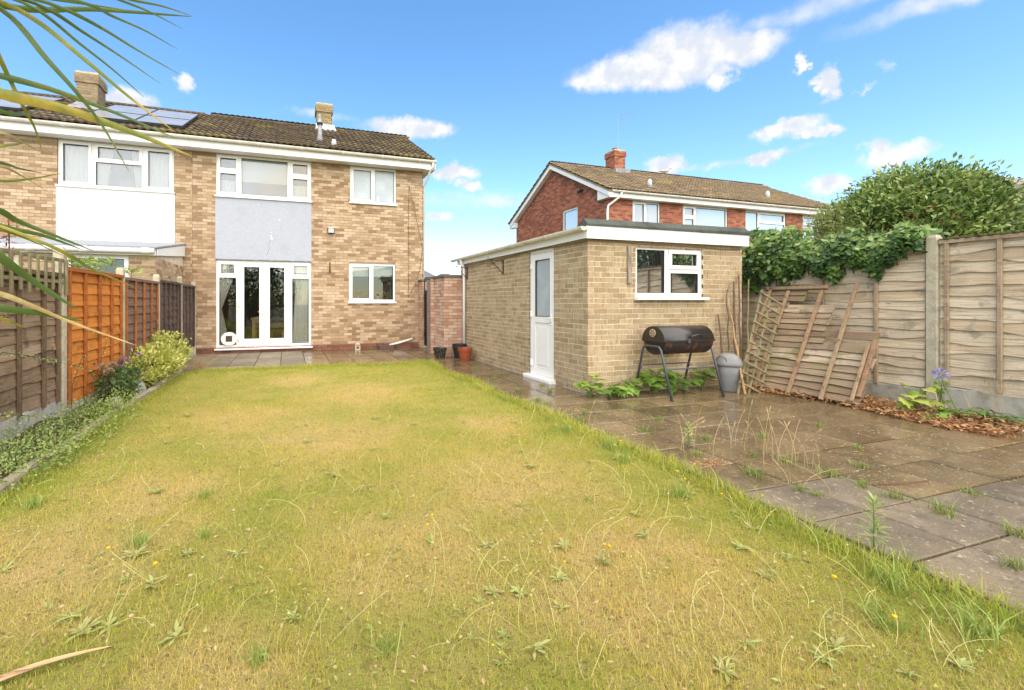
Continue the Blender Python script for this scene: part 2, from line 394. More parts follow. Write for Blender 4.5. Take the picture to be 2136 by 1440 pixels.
TILE = tile_unit()
class Tiles:
    """interlocking concrete roof tiles on a slope: P eave corner, d along the eave, up the slope"""
    def __init__(s, parent, mat): s.parent = parent; s.mat = mat; s.list = []
    def slope(s, fr, ncol, nrow, gw=.325, gh=.312, skip=None):
        rs = random.Random(3)
        for j in range(nrow):
            for i in range(ncol):
                if skip and skip(i * gw, j * gh): continue
                s.list.append((fr, i * gw, j * gh, rs.uniform(-.004, .005), rs.uniform(-.006, .006)))
    def done(s, limit=300):
        me = mesh('roof_tile', TILE[0], TILE[1], None, [s.mat]); k = sorted(range(len(s.list)), key=lambda i: (s.list[i][0].p(s.list[i][1], 0, s.list[i][2]) - CAM).length)
        big = set(k[:limit]); rest = MB()
        for i, (fr, u, v, h, tw) in enumerate(s.list):
            if i in big:
                o = link('roof_tile', me, s.parent, loc=fr.p(u + tw, h, v))
                o.rotation_euler = Matrix((fr.d, fr.up, fr.n)).transposed().to_euler()
            else: rest.add([fr.p(u + x, z + h, v + y) for x, y, z in TILE[0]], TILE[1])
        if rest.v: put(rest, 'roof_tiling', s.mat, s.parent, kind='stuff')
def roof_mat(name, base, moss, lo, hi):
    return M(name, base, .9, [(.9, moss, lo, hi, .75), (38, (.13, .085, .05), .42, .7, .8), (16, moss, .5, .66, .75), (70, (.26, .22, .15), .62, .8, .5)], rnd=.3, bump=(60, .6, .008))
T_MAIN = roof_mat('mossy_roof_tile', (.075, .055, .042), (.20, .16, .05), .50, .68)
T_RED = roof_mat('brown_roof_tile', (.19, .14, .10), (.34, .26, .06), .56, .68)

# ------------------------------------------------------------------ windows
def ring(mb, fr, u0, u1, z0, z1, w, o0, o1):
    mb.slab(fr, u0, u1, z0, z1, o0, o1, [(u0 + w, u1 - w, z0 + w, z1 - w)])
def window(parent, fr, u0, u1, z0, z1, cells, pane=None, frame=.055, o=-.03, sill=.05, name='window', mat=None, depth=.07, label=None, sashw=.045, extra=()):
    """cells: (u0,u1,z0,z1,is_sash) in wall coordinates"""
    mat = mat or W['upvc']; holes = list(extra); rings = []; panes = []
    for (a, b, c, d, s) in cells:
        w = sashw if s else .012
        g = (a + w + .012, b - w - .012, c + w + .012, d - w - .012) if s else (a + .012, b - .012, c + .012, d - .012)
        holes.append(g); panes.append(g)
        if s: rings.append((a, b, c, d, w + .012))
    mb = MB(); mb.slab(fr, u0, u1, z0, z1, o - depth, o, holes)
    win = put(mb, name, mat, parent, label=label)
    for r in rings:
        m = MB(); a, b, c, d, w = r; m.slab(fr, a, b, c, d, o + .001, o + .018, [(a + w, b - w, c + w, d - w)])
        put(m, 'sash', mat, win)
    for g in panes:
        m = MB(); m.box(fr, g[0] - .004, g[1] + .004, o - .045, o - .030, g[2] - .004, g[3] + .004)
        put(m, 'pane', pane or W['glass'], win)
        m = MB(); w = .007; m.slab(fr, g[0], g[1], g[2], g[3], o - .028, o - .004, [(g[0] + w, g[1] - w, g[2] + w, g[3] - w)]); put(m, 'gasket', W['black'], win)
    if sill:
        m = MB(); m.bbox(fr, u0 - .03, u1 + .03, o - depth, sill + .01, z0 - .045, z0 - .002, .008); put(m, 'sill', mat, win)
    return win
def curtain(fr, pts_top, pts_bot, o, label, name='curtain', z0=0, z1=1, group=None, mat=None, wav=.025, n=34):
    """cloth hung between two rows (u at top, u at bottom) with folds"""
    mb = MB(); rows = len(pts_top) if False else 10; vs = []; (a0, a1), (b0, b1) = pts_top, pts_bot
    for j in range(rows + 1):
        t = j / rows; z = z1 + (z0 - z1) * t; l = a0 + (b0 - a0) * t; r = a1 + (b1 - a1) * t
        for i in range(n + 1):
            s_ = i / n; vs.append(fr.p(l + (r - l) * s_, o + wav * math.sin(s_ * 6.28 * 5 + t * .7), z))
    for j in range(rows):
        for i in range(n): mb.f.append((j * (n + 1) + i, j * (n + 1) + i + 1, (j + 1) * (n + 1) + i + 1, (j + 1) * (n + 1) + i)); mb.m.append(0)
    mb.v = [tuple(v) for v in vs]
    return tag(put(mb, name, mat or W['curtain'], None, True), label, 'curtain', group)
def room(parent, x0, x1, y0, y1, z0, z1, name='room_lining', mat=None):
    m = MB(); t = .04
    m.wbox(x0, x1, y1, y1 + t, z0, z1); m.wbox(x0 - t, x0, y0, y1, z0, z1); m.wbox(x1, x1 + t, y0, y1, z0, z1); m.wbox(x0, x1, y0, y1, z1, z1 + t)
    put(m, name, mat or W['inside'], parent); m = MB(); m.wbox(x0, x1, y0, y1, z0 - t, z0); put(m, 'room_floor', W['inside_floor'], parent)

# ================================================================== THE SETTING
m = MB(); m.wbox(-400, 400, -200, 900, -.6, -.10)
structure(put(m, 'ground', M('ground_soil', (.12, .11, .06), 1, [(.3, (.09, .10, .04), .4, .7)])))

# lawn sheet, gently uneven
LX0, LX1, LY0, LY1 = -1.80, 2.80, -4.0, 9.15
def lawn_z(x, y): return .012 * math.sin(x * 1.7 + y * .9) + .010 * math.sin(x * 3.1 - y * 2.3 + 1) + .008
DRY = [(-1.12, 2.67, .62), (-.9, 3.4, .5), (1.5, 2.95, .7), (.4, 4.3, .8), (-.5, 5.4, .7), (1.6, 1.7, .7), (.6, 2.3, .5), (.9, 6.2, .8), (-.3, 1.6, .35), (2.0, 4.2, .4), (.2, 7.6, .5)]
def dry_nodes(nt):
    """dryness 0..1 over the lawn: broad noise with a few scorched patches"""
    pos = nt.nodes.new('ShaderNodeNewGeometry').outputs['Position']; acc = None
    nz = nt.nodes.new('ShaderNodeTexNoise'); nz.inputs['Scale'].default_value = 2.8; nz.inputs['Detail'].default_value = 5; nt.links.new(pos, nz.inputs['Vector'])
    for x, y, r in DRY:
        d = nt.nodes.new('ShaderNodeVectorMath'); d.operation = 'MULTIPLY_ADD'; nt.links.new(pos, d.inputs[0]); d.inputs[1].default_value = (1 / r, 1 / r, 0); d.inputs[2].default_value = (-x / r, -y / r, 0)
        l = nt.nodes.new('ShaderNodeVectorMath'); l.operation = 'LENGTH'; nt.links.new(d.outputs[0], l.inputs[0])
        if acc is None: acc = l.outputs['Value']
        else:
            q = nt.nodes.new('ShaderNodeMath'); q.operation = 'SMOOTH_MIN'; nt.links.new(acc, q.inputs[0]); nt.links.new(l.outputs['Value'], q.inputs[1]); q.inputs[2].default_value = .5; acc = q.outputs[0]
    a = nt.nodes.new('ShaderNodeMapRange'); a.interpolation_type = 'SMOOTHSTEP'; nt.links.new(acc, a.inputs['Value'])
    a.inputs['From Min'].default_value = .1; a.inputs['From Max'].default_value = 1.6; a.inputs['To Min'].default_value = .62; a.inputs['To Max'].default_value = 0
    b = nt.nodes.new('ShaderNodeMapRange'); nt.links.new(nz.outputs[0], b.inputs['Value']); b.inputs['From Min'].default_value = .32; b.inputs['From Max'].default_value = .68
    b.inputs['To Min'].default_value = 0; b.inputs['To Max'].default_value = .42
    s = nt.nodes.new('ShaderNodeMath'); s.operation = 'ADD'; s.use_clamp = True; nt.links.new(a.outputs[0], s.inputs[0]); nt.links.new(b.outputs[0], s.inputs[1])
    # greener towards the edges of the plot
    return s.outputs[0]
def lawn_material():
    m = bpy.data.materials.new('lawn_thatch'); m.use_nodes = True; nt = m.node_tree; b = nt.nodes['Principled BSDF']
    f = dry_nodes(nt); c = mix_rgb(nt, f, (.43, .42, .085), (.68, .51, .21))
    c = mix_rgb(nt, noise_fac(nt, 48, .52, .64), c, (.34, .235, .09)); c = mix_rgb(nt, noise_fac(nt, 9, .55, .75), c, (.27, .27, .06)); c = mix_rgb(nt, noise_fac(nt, 120, .5, .7), c, (.56, .42, .20))
    nt.links.new(c, b.inputs['Base Color']); b.inputs['Roughness'].default_value = 1; b.inputs['Specular IOR Level'].default_value = .1
    bp = nt.nodes.new('ShaderNodeBump'); bp.inputs['Strength'].default_value = 1; bp.inputs['Distance'].default_value = .02
    nt.links.new(noise_fac(nt, 130, .2, .8, 6), bp.inputs['Height']); nt.links.new(bp.outputs[0], b.inputs['Normal']); return m
nx, ny = 60, 140; vs = []; fs = []
for j in range(ny + 1):
    for i in range(nx + 1):
        x = LX0 + (LX1 - LX0) * i / nx; y = LY0 + (LY1 - LY0) * j / ny; e = .02 * math.sin(y * 5) + .015 * math.sin(y * 13 + 1)
        if i == nx: x += e
        vs.append((x, y, lawn_z(x, y) if 0 < i < nx else -.05))
for j in range(ny):
    for i in range(nx): fs.append((j * (nx + 1) + i, j * (nx + 1) + i + 1, (j + 1) * (nx + 1) + i + 1, (j + 1) * (nx + 1) + i))
structure(link('lawn', mesh('lawn', vs, fs, None, [lawn_material()]), None, True))

# paving: a mortar bed with separate concrete slabs
def paving_mat(name, wet):
    m = M(name, (.16, .11, .055) if wet else (.20, .155, .10), .05 if wet else .5,
          [(1.3, (.095, .065, .03) if wet else (.14, .11, .075), .42, .60), (5, (.24, .175, .085) if wet else (.27, .22, .15), .5, .75, .7), (34, (.46, .40, .29), .60, .66, .65), (90, (.10, .085, .06), .5, .7, .7), (11, (.10, .085, .05), .56, .7, .7)],
          rnd=.2, bump=(75, .12 if wet else .4, .005), rough_layer=(1.1, .38 if wet else .4, .48, .66), spec=.5 if wet else .25, local=True)
    return m
P_WET = paving_mat('wet_paving', True); P_DRY = paving_mat('damp_paving', False)
m = MB(); m.wbox(2.70, 8.2, -3, 12.6, -.2, -.018); m.wbox(-2.3, 2.70, 8.95, 12.6, -.2, -.018)
patio = structure(put(m, 'patio', M('joint_dirt', (.085, .062, .034), 1, [(9, (.10, .11, .035), .5, .65), (20, (.13, .10, .05), .4, .7)])))
def slab_mesh(w, h, mat):
    b = MB(); b.bbox(Frame((0, 0, 0), (1, 0, 0), (0, 0, 1), (0, 1, 0)), -w / 2, w / 2, -.04, 0, -h / 2, h / 2, .006); return mesh('paving_slab', b.v, b.f, None, [mat])
def pave(x0, x1, y0, y1, sw, sh, gap, matf, z=0.0, jit=.003, skip=None):
    cache = {}; nxs = max(1, round((x1 - x0) / sw)); nys = max(1, round((y1 - y0) / sh)); w = (x1 - x0) / nxs; h = (y1 - y0) / nys
    for j in range(nys):
        for i in range(nxs):
            cx, cy = x0 + (i + .5) * w, y0 + (j + .5) * h
            if skip and skip(cx, cy): continue
            mt = matf(cx, cy); key = mt.name
            if key not in cache: cache[key] = slab_mesh(w - gap, h - gap, mt)
            o = link('paving_slab', cache[key], patio, loc=(cx + random.uniform(-1, 1) * jit, cy + random.uniform(-1, 1) * jit, z + random.uniform(-.003, .002)))
            o.rotation_euler = (random.uniform(-.004, .004), random.uniform(-.004, .004), random.uniform(-.006, .006))
wetf = lambda x, y: P_WET if (y + .35 * x > 3.35) else P_DRY
pave(2.93, 7.55, -.78, 5.28, .49, .44, .015, wetf, skip=lambda x, y: y > 2.75)
pave(2.93, 7.55, -.78, 5.28, .49, .44, .007, wetf, skip=lambda x, y: y <= 2.75)
pave(2.93, 4.02, 5.30, 12.3, .54, .5, .012, lambda x, y: P_WET)
pave(-2.18, 2.91, 9.18, 12.3, .5, .62, .014, lambda x, y: P_DRY if x < .5 else P_WET)
pave(2.74, 2.91, -.9, 9.0, .17, .62, .02, wetf, z=-.006)

# ================================================================== HOUSES
HY = 12.35
wall_f = Frame((0, HY, 0), (1, 0, 0))            # u = world X, outward towards the garden

def eaves(parent, x0, x1, y_wall, z_soffit, y_f, gut_y, gut_z, brackets=True, soffit_mat=None, clip=1.0):
    m = MB(); m.wbox(x0, x1, y_f, y_f + .02, z_soffit - .01, z_soffit + .19); put(m, 'fascia', W['fascia'], parent)
    m = MB(); m.wbox(x0, x1, y_f + .022, y_wall + .05, z_soffit, z_soffit + .012)
    n = int((x1 - x0) / .1)
    for i in range(n): m.wbox(x0 + i * .1 + .096, x0 + i * .1 + .1, y_f + .022, y_wall - .002, z_soffit - .003, z_soffit)
    put(m, 'soffit', W['fascia'], parent)
    m = MB(); k = 8; ring_ = []
    for a in range(k + 1):
        t = math.pi * a / k; ring_.append((gut_y - .058 * math.cos(t), gut_z - .062 * math.sin(t)))
    inner = [(gut_y - .050 * math.cos(math.pi * a / k), gut_z - .054 * math.sin(math.pi * a / k)) for a in range(k, -1, -1)]
    prof = ring_ + inner
    m.poly_prism([Vector((x0, y, z)) for y, z in prof], [Vector((x1, y, z)) for y, z in prof]); g = put(m, 'gutter', W['gutter'], parent, False)
    x = x0 + .5
    while x < x1:
        b = MB()
        for t0 in range(k):
            pass
        b.poly_prism([Vector((x - .02, gut_y + (y - gut_y) * 1.10, gut_z + (z - gut_z) * 1.12)) for y, z in ring_], [Vector((x + .02, gut_y + (y - gut_y) * 1.10, gut_z + (z - gut_z) * 1.12)) for y, z in ring_])
        put(b, 'gutter_bracket', W['upvc'], g); x += clip

# ---------------- our house
house = thing('brick_house', (.7, HY, 0), 'buff brick house with grey rendered panel and white french doors facing the lawn', 'house')
HX0, HX1 = -2.25, 3.72
triple = (-1.72, .60, 3.99, 5.045); doors = (-1.72, .60, .12, 2.36); wu = (1.63, 2.93, 4.05, 5.045); wl = (1.60, 2.90, 1.30, 2.37); rend = (-1.735, .605, 2.38, 3.97)
holes = [triple, doors, wu, wl, rend]
m = MB(); m.slab(wall_f, HX0, HX1, -.1, 5.08, -.25, 0, [h for h in holes if h != rend])
m.wbox(HX1 - .25, HX1, HY + .25, 18.0, -.1, 5.1); m.wbox(HX0, HX1, 17.75, 18.0, -.1, 5.1)
m.poly_prism([Vector((HX1 - .24, HY, 5.1)), Vector((HX1 - .24, 18.0, 5.1)), Vector((HX1 - .24, 15.15, 6.75))], [Vector((HX1 - .01, HY, 5.1)), Vector((HX1 - .01, 18.0, 5.1)), Vector((HX1 - .01, 15.15, 6.75))])
put(m, 'wall', W['mortar'], house)
bk = Bricks(house, B_HOUSE)
bk.wall(wall_f, HX0, HX1, .155, 5.05, holes)
bk.wall(Frame((HX1, 18, 0), (0, -1, 0), (1, 0, 0)), 0, 18 - HY, .155, 5.05)
bk.done()
pl = Bricks(house, B_PLINTH); pl.wall(Frame((0, HY - .012, 0), (1, 0, 0)), HX0, HX1, .0, .15); pl.done('plinth_brick')
m = MB(); m.bbox(wall_f, rend[0], rend[1], -.02, .014, rend[2], rend[3], .006); rp = put(m, 'rendered_panel', W['render_grey'], house)
m = MB(); m.box(wall_f, rend[0], rend[1], .0, .035, rend[2] - .012, rend[2] + .012); put(m, 'drip_strip', W['lead'], rp)
m = MB()
for (x, z, r) in ((-.42, 3.02, .022), (-.40, 2.95, .03), (-.41, 3.10, .012), (-.2, 3.44, .018), (-.39, 3.2, .01)):
    m.lathe(wall_f.p(x, .0135, z), [(r, 0), (r * .8, .002)], 7, axis=(0, -1, 0))
put(m, 'bare_patch', W['render_white'], rp)
m = MB(); m.tube([wall_f.p(-.42, .0135, 2.93), wall_f.p(-.47, .0135, 2.78), wall_f.p(-.46, .0135, 2.68), wall_f.p(-.52, .0135, 2.5)], .004, 4); put(m, 'crack', W['wire'], rp)
# windows of our house
tw = window(house, wall_f, *triple, [(-1.68, -1.20, 4.64, 5.01, 1), (-1.68, -1.20, 4.03, 4.62, 1), (-1.14, .005, 4.05, 5.0, 0), (.075, .56, 4.64, 5.01, 1), (.075, .56, 4.03, 4.62, 1)], W['glass_up'])
window(house, wall_f, *wu, [(1.67, 2.27, 4.09, 5.01, 1), (2.32, 2.89, 4.10, 5.0, 0)], W['frost'])
window(house, wall_f, *wl, [(1.64, 2.22, 1.34, 2.33, 1), (2.27, 2.86, 1.35, 2.32, 0)], W['glass'])
fd = window(house, wall_f, *doors, [(-1.66, -1.24, 1.97, 2.31, 1), (-1.66, -1.24, .19, 1.93, 0), (.10, .55, 1.97, 2.31, 1), (.10, .55, .19, 1.93, 0)], W['glass'], name='french_door_frame', sill=.07, extra=[(-1.19, .045, .165, 2.315)])
def leaf_door(parent, fr, u0, u1, z0, z1, glass_rect, hinge_u, handle, pane, o=-.02, name='door', panel=None):
    m = MB(); m.slab(fr, u0, u1, z0, z1, o - .055, o, [glass_rect] + ([panel] if panel else [])); g = glass_rect
    d = put(m, name, W['upvc'], parent)
    p = MB(); p.box(fr, g[0] - .004, g[1] + .004, o - .04, o - .025, g[2] - .004, g[3] + .004); put(p, 'pane', pane, d)
    p = MB(); w = .008; p.slab(fr, g[0], g[1], g[2], g[3], o - .024, o + .001, [(g[0] + w, g[1] - w, g[2] + w, g[3] - w)]); put(p, 'gasket', W['black'], d)
    if panel:
        p = MB(); p.bbox(fr, panel[0], panel[1], o - .05, o - .012, panel[2], panel[3], .012); put(p, 'panel', W['upvc'], d)
        p = MB(); p.bbox(fr, panel[0] + .05, panel[1] - .05, o - .012, o - .004, panel[2] + .06, panel[3] - .06, .01); put(p, 'raised_panel', W['upvc'], d)
    for z in (z0 + .18, (z0 + z1) / 2, z1 - .2):
        h = MB(); h.bbox(fr, hinge_u - .02, hinge_u + .02, o, o + .025, z - .045, z + .045, .006); h.tube([fr.p(hinge_u, o + .02, z - .05), fr.p(hinge_u, o + .02, z + .05)], .011, 6); put(h, 'hinge', W['upvc'], d)
    if handle is not None:
        h = MB(); hu, hd = handle; hz = 1.04; h.bbox(fr, hu - .016, hu + .016, o, o + .012, hz - .12, hz + .06, .004)
        h.tube([fr.p(hu, o + .01, hz), fr.p(hu, o + .045, hz), fr.p(hu + hd * .02, o + .05, hz), fr.p(hu + hd * .115, o + .05, hz)], .009, 6); put(h, 'handle', W['upvc'], d)
        h = MB(); h.box(fr, hu - .006, hu + .006, o + .011, o + .014, hz - .09, hz - .06); put(h, 'keyhole', W['dark'], d)
    return d
leaf_door(house, wall_f, -1.185, -.578, .17, 2.31, (-1.065, -.70, .35, 2.20), -1.19, (-.615, -1), W['glass'], name='french_door')
leaf_door(house, wall_f, -.572, .04, .17, 2.31, (-.445, -.085, .35, 2.20), .045, None, W['glass'], name='french_door')
m = MB(); c = wall_f.p(-1.42, -.045, .36)
prof_o = [(math.cos(a * math.pi / 12) * .19, math.sin(a * math.pi / 12) * .17) for a in range(24)]; sq = .075
inner = []
for a in range(24):
    x, z = math.cos(a * math.pi / 12), math.sin(a * math.pi / 12); k = sq / max(abs(x), abs(z)); inner.append((x * k, z * k))
o_, i_ = [[Vector((c.x + x, c.y - t, c.z + z)) for x, z in P] for P, t in ((prof_o, .05), (inner, .05))]
ob = [v + Vector((0, .05, 0)) for v in o_]
m.add(o_ + i_ + ob, [(a, (a + 1) % 24, 24 + (a + 1) % 24, 24 + a) for a in range(24)] + [(48 + a, 48 + (a + 1) % 24, (a + 1) % 24, a) for a in range(24)])
cf = put(m, 'pet_flap', W['upvc'], fd); m = MB(); m.box(wall_f, -1.42 - .074, -1.42 + .074, -.018, -.012, .36 - .074, .36 + .074); put(m, 'flap', M('smoked_plastic', (.09, .07, .05), .2), cf)
# rooms behind the glass
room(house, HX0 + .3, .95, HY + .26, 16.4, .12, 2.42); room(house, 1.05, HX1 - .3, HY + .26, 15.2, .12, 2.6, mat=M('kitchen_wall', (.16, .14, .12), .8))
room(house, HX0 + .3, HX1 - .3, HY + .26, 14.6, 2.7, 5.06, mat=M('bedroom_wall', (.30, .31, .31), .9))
m = MB(); m.box(wall_f, -1.13, 0.0, -.16, -.152, 4.42, 5.02); m.tube([wall_f.p(-1.13, -.156, 4.42), wall_f.p(0, -.156, 4.42)], .012, 6)
tag(put(m, 'roller_blind', W['blind']), 'cream roller blind half down behind the wide bedroom window above the grey panel', 'blind')
m = MB(); m.box(wall_f, 1.66, 2.86, -.2, -.192, 2.02, 2.34); m.tube([wall_f.p(1.66, -.196, 2.02), wall_f.p(2.86, -.196, 2.02)], .012, 6)
tag(put(m, 'roller_blind', W['blind']), 'pale roller blind pulled a third down in the kitchen window', 'blind')
curtain(wall_f, (-1.66, -1.20), (-1.66, -1.60), -.13, 'pale curtain tied back at the left of the french doors, upper drape', z0=1.12, z1=2.3)
curtain(wall_f, (-1.66, -1.60), (-1.66, -1.40), -.13, 'pale curtain tail hanging below its tie behind the pet flap', z0=.15, z1=1.12)
curtain(wall_f, (.22, .56), (.12, .56), -.13, 'pale full length curtain at the right of the french doors', z0=.15, z1=2.3)
for (a, b, t) in ((-1.66, -1.22, 'left'), (.09, .55, 'right')):
    curtain(wall_f, (a, b), (a, b), -.15, f'short net curtain in the {t} casement above the grey panel', z0=4.05, z1=4.42, n=24)
# dining table and chairs seen through the french doors
WOOD = M('oak', (.62, .38, .14), .5, [((30, 4, 30), (.30, .17, .06), .45, .7)]); DKW = M('dark_leather', (.035, .025, .02), .5)
t = thing('dining_table', (-.25, 13.4, .12), 'oak dining table inside the french doors', 'table')
m = MB(); m.wbox(-.95, .55, 12.95, 13.8, .82, .88); put(m, 'tabletop', WOOD, t)
m = MB(); m.wbox(-.88, .48, 13.0, 13.03, .72, .818); m.wbox(-.88, .48, 13.72, 13.75, .72, .818); put(m, 'apron', WOOD, t)
for x in (-.92, .43):
    for y in (12.97, 13.7): m = MB(); m.wbox(x, x + .085, y, y + .085, .122, .82); put(m, 'leg', WOOD, t)
for (x, y, l, s_) in ((-.30, 12.86, 'dark high-backed dining chair in front of the oak table behind the right door leaf', -1), (-.62, 14.05, 'dark high-backed dining chair beyond the oak table behind the left door leaf', 1)):
    t = thing('dining_chair', (x, y, .12), l, 'chair')
    m = MB(); m.bbox(Frame((x, y, 0), (1, 0, 0), (0, 0, 1), (0, 1, 0)), -.22, .22, .50, .58, -.2, .2, .03); put(m, 'seat', DKW, t)
    m = MB(); m.bbox(Frame((x, y + s_ * .2, 0), (1, 0, 0), (0, -1, 0)), -.22, .22, -.03, .03, .585, 1.15, .02); put(m, 'backrest', DKW, t)
    for a in (-.19, .16):
        for b in (-.18, .15): m = MB(); m.wbox(x + a, x + a + .035, y + b, y + b + .035, .122, .5); put(m, 'leg', WOOD, t)
# sill things in the kitchen window
POTM = M('plant_pot', (.30, .13, .07), .7); GRN = M('house_plant', (.08, .13, .04), .6, attr=[(.05, .09, .02), (.11, .16, .05), (.18, .20, .08)])
for (x, hgt, l) in ((1.88, .22, 'small potted plant on the kitchen sill, left pane'), (2.42, .16, 'tiny potted plant on the kitchen sill, just right of the mullion'), (2.70, .26, 'bushy potted plant on the kitchen sill, far right')):
    t = thing('potted_plant', (x, HY + .14, 1.32), l, 'plant'); m = MB(); m.lathe((x, HY + .14, 1.345), [(.035, 0), (.05, .09), (.055, .09), (.05, .1)], 12); put(m, 'pot', POTM, t)
    n = 60; P = np.tile(np.array([[x, HY + .14, 1.44]]), (n, 1)) + rng.normal(size=(n, 3)) * np.array([.03, .03, .01]); D = unit(n); D[:, 2] = np.abs(D[:, 2]) + .5
    P = P + D * rng.random((n, 1)) * hgt * .5; leaf_mesh('leaves', P, D, unit(n), .07, .025, GRN, t)
for (x, l) in ((2.42, 'white bottle on the bathroom sill by the mullion'), (2.78, 'pale bottle at the right end of the bathroom sill')):
    m = MB(); m.lathe((x, HY - .026 + .1, 4.09), [(.03, 0), (.034, .02), (.034, .14), (.015, .17), (.015, .2)], 10); tag(put(m, 'bottle', W['upvc'], None, True), l, 'bottle')
eaves(house, HX0, 3.98, HY, 5.055, 12.0, 11.93, 5.27, clip=1.05)
# roof
KP = math.atan(.535); sl = Vector((0, math.cos(KP), math.sin(KP)))
def roof_frame(x, y, z, back=False):
    return Frame((x, y, z), (1, 0, 0), (0, -math.sin(KP), math.cos(KP)), sl) if not back else Frame((x, y, z), (-1, 0, 0), (0, math.sin(KP), math.cos(KP)), (0, -math.cos(KP), math.sin(KP)))
def roof_deck(parent, x0, x1, ye, ze, yr, name='roof', mat=None):
    zr = ze + (yr - ye) * .535; yb = 2 * yr - ye; m = MB(); t = .06
    for (ya, za) in ((ye, ze), (yb, ze)):
        m.poly_prism([Vector((x0, ya, za)), Vector((x1, ya, za)), Vector((x1, yr, zr)), Vector((x0, yr, zr))], [Vector((x0, ya, za - t)), Vector((x1, ya, za - t)), Vector((x1, yr, zr - t)), Vector((x0, yr, zr - t))])
    return put(m, name, mat or T_MAIN, parent), zr
rf, zr = roof_deck(house, HX0 + .002, 3.98, 11.92, 5.285, 15.15)
tl = Tiles(rf, T_MAIN); tl.slope(roof_frame(HX0 + .0, 11.90, 5.30), 19, 12); tl.slope(roof_frame(3.95, 18.38, 5.30, True), 19, 12); tl.done(240)
def ridge(parent, x0, x1, y, z, mat):
    x = x0; k = 6; cache = None
    while x < x1 - .1:
        if cache is None:
            b = MB(); pr = [(-.13 * math.cos(math.pi * a / k), .10 * math.sin(math.pi * a / k)) for a in range(k + 1)]; pin = [(p * .86, q * .84) for p, q in pr[::-1]]; P = pr + pin
            b.poly_prism([Vector((0, p, q)) for p, q in P], [Vector((.44, p, q)) for p, q in P]); cache = mesh('ridge_tile', b.v, b.f, None, [mat])
        o = link('ridge_tile', cache, parent, loc=(x, y, z + random.uniform(-.006, .006))); x += .45
ridge(rf, HX0, 3.98, 15.15, zr - .02, T_MAIN)
# verge and gable trim on the right
m = MB()
for s_ in (1, -1):
    a = Vector((3.95, 15.15 - s_ * 3.2, 5.22)); b = Vector((3.95, 15.15, zr - .06))
    m.poly_prism([a, b, b - Vector((0, 0, .17)), a - Vector((0, 0, .17))], [v + Vector((.025, 0, 0)) for v in (a, b, b - Vector((0, 0, .17)), a - Vector((0, 0, .17)))])
put(m, 'bargeboard', W['fascia'], house)
m = MB(); m.wbox(3.70, 3.975, 12.0, 12.36, 5.03, 5.052); m.wbox(3.72, 3.94, 12.36, 17.9, 5.05, 5.2); put(m, 'box_end', W['fascia'], house)
m = MB(); m.tube([(3.90, 11.93, 5.22), (3.90, 11.95, 5.10), (3.86, 12.0, 5.06), (3.79, 12.3, 4.72), (3.77, 12.42, 4.6), (3.77, 12.5, .05)], .034, 8); put(m, 'downpipe', W['upvc'], house, True)
# chimney, flue, vent
def chimney(parent, x0, x1, y0, y1, zb, zt, mats, cap=.0, mortar=None, corbel=.06):
    m = MB(); m.wbox(x0, x1, y0, y1, zb, zt); ch = put(m, 'chimney', mortar or W['mortar'], parent)
    b = Bricks(ch, mats, proud=.006)
    b.wall(Frame((x0, y0, 0), (1, 0, 0)), 0, x1 - x0, zb, zt); b.wall(Frame((x1, y0, 0), (0, 1, 0)), 0, y1 - y0, zb, zt); b.wall(Frame((x0, y1, 0), (0, -1, 0)), 0, y1 - y0, zb, zt)
    c = .035; m = MB(); m.wbox(x0 - c, x1 + c, y0 - c, y1 + c, zt - .26, zt - .02); put(m, 'corbel', mortar or W['mortar'], ch)
    b.wall(Frame((x0 - c, y0 - c, 0), (1, 0, 0)), 0, x1 - x0 + 2 * c, zt - .26, zt - .03); b.wall(Frame((x1 + c, y0 - c, 0), (0, 1, 0)), 0, y1 - y0 + 2 * c, zt - .26, zt - .03); b.wall(Frame((x0 - c, y1 + c, 0), (0, -1, 0)), 0, y1 - y0 + 2 * c, zt - .26, zt - .03)
    b.done()
    m = MB(); m.wbox(x0 - .02, x1 + .02, y0 - .02, y1 + .02, zt - .019, zt + .03); put(m, 'flaunching', W['concrete'], ch)
    return ch
B_MOSS = tones('mossy_brick', [(.30, .22, .12), (.26, .19, .10), (.34, .26, .14)], [(9, (.30, .24, .05), .48, .62, .8), (20, (.12, .09, .05), .5, .7, .7)])
ch = chimney(house, .90, 1.37, 14.85, 15.35, 6.6, 7.72, B_MOSS)
m = MB(); m.poly_prism([Vector((.84, 14.62, 6.78)), Vector((1.5, 14.62, 6.78)), Vector((1.46, 14.85, 6.98)), Vector((.86, 14.85, 6.98))], [Vector((.84, 14.62, 6.80)), Vector((1.5, 14.62, 6.80)), Vector((1.44, 14.84, 7.08)), Vector((.87, 14.84, 7.08))]); put(m, 'flashing', M('pale_lead', (.40, .44, .48), .5, [(8, (.25, .27, .3), .45, .7)]), ch)
m = MB(); m.lathe((.85, 12.75, 5.74), [(.10, 0), (.085, .08), (.06, .22), (.058, .50)], 14); m.lathe((.85, 12.75, 6.24), [(.075, 0), (.078, .03), (.078, .05), (.06, .06), (.055, .14), (.04, .26), (.03, .27)], 14)
fl = put(m, 'boiler_flue', M('flue_grey', (.22, .22, .23), .5, [(9, (.35, .35, .36), .45, .7)]), house, True); m = MB(); m.lathe((.85, 12.75, 6.24), [(.080, -.02), (.082, 0), (.082, .035), (.07, .04)], 14); put(m, 'collar', W['black'], fl, True)
m = MB(); m.lathe((1.19, 12.30, 5.5), [(.075, 0), (.07, .1), (.055, .17), (.05, .19), (0.01, .2)], 12); put(m, 'roof_vent', M('vent_grey', (.5, .5, .5), .5), house, True)
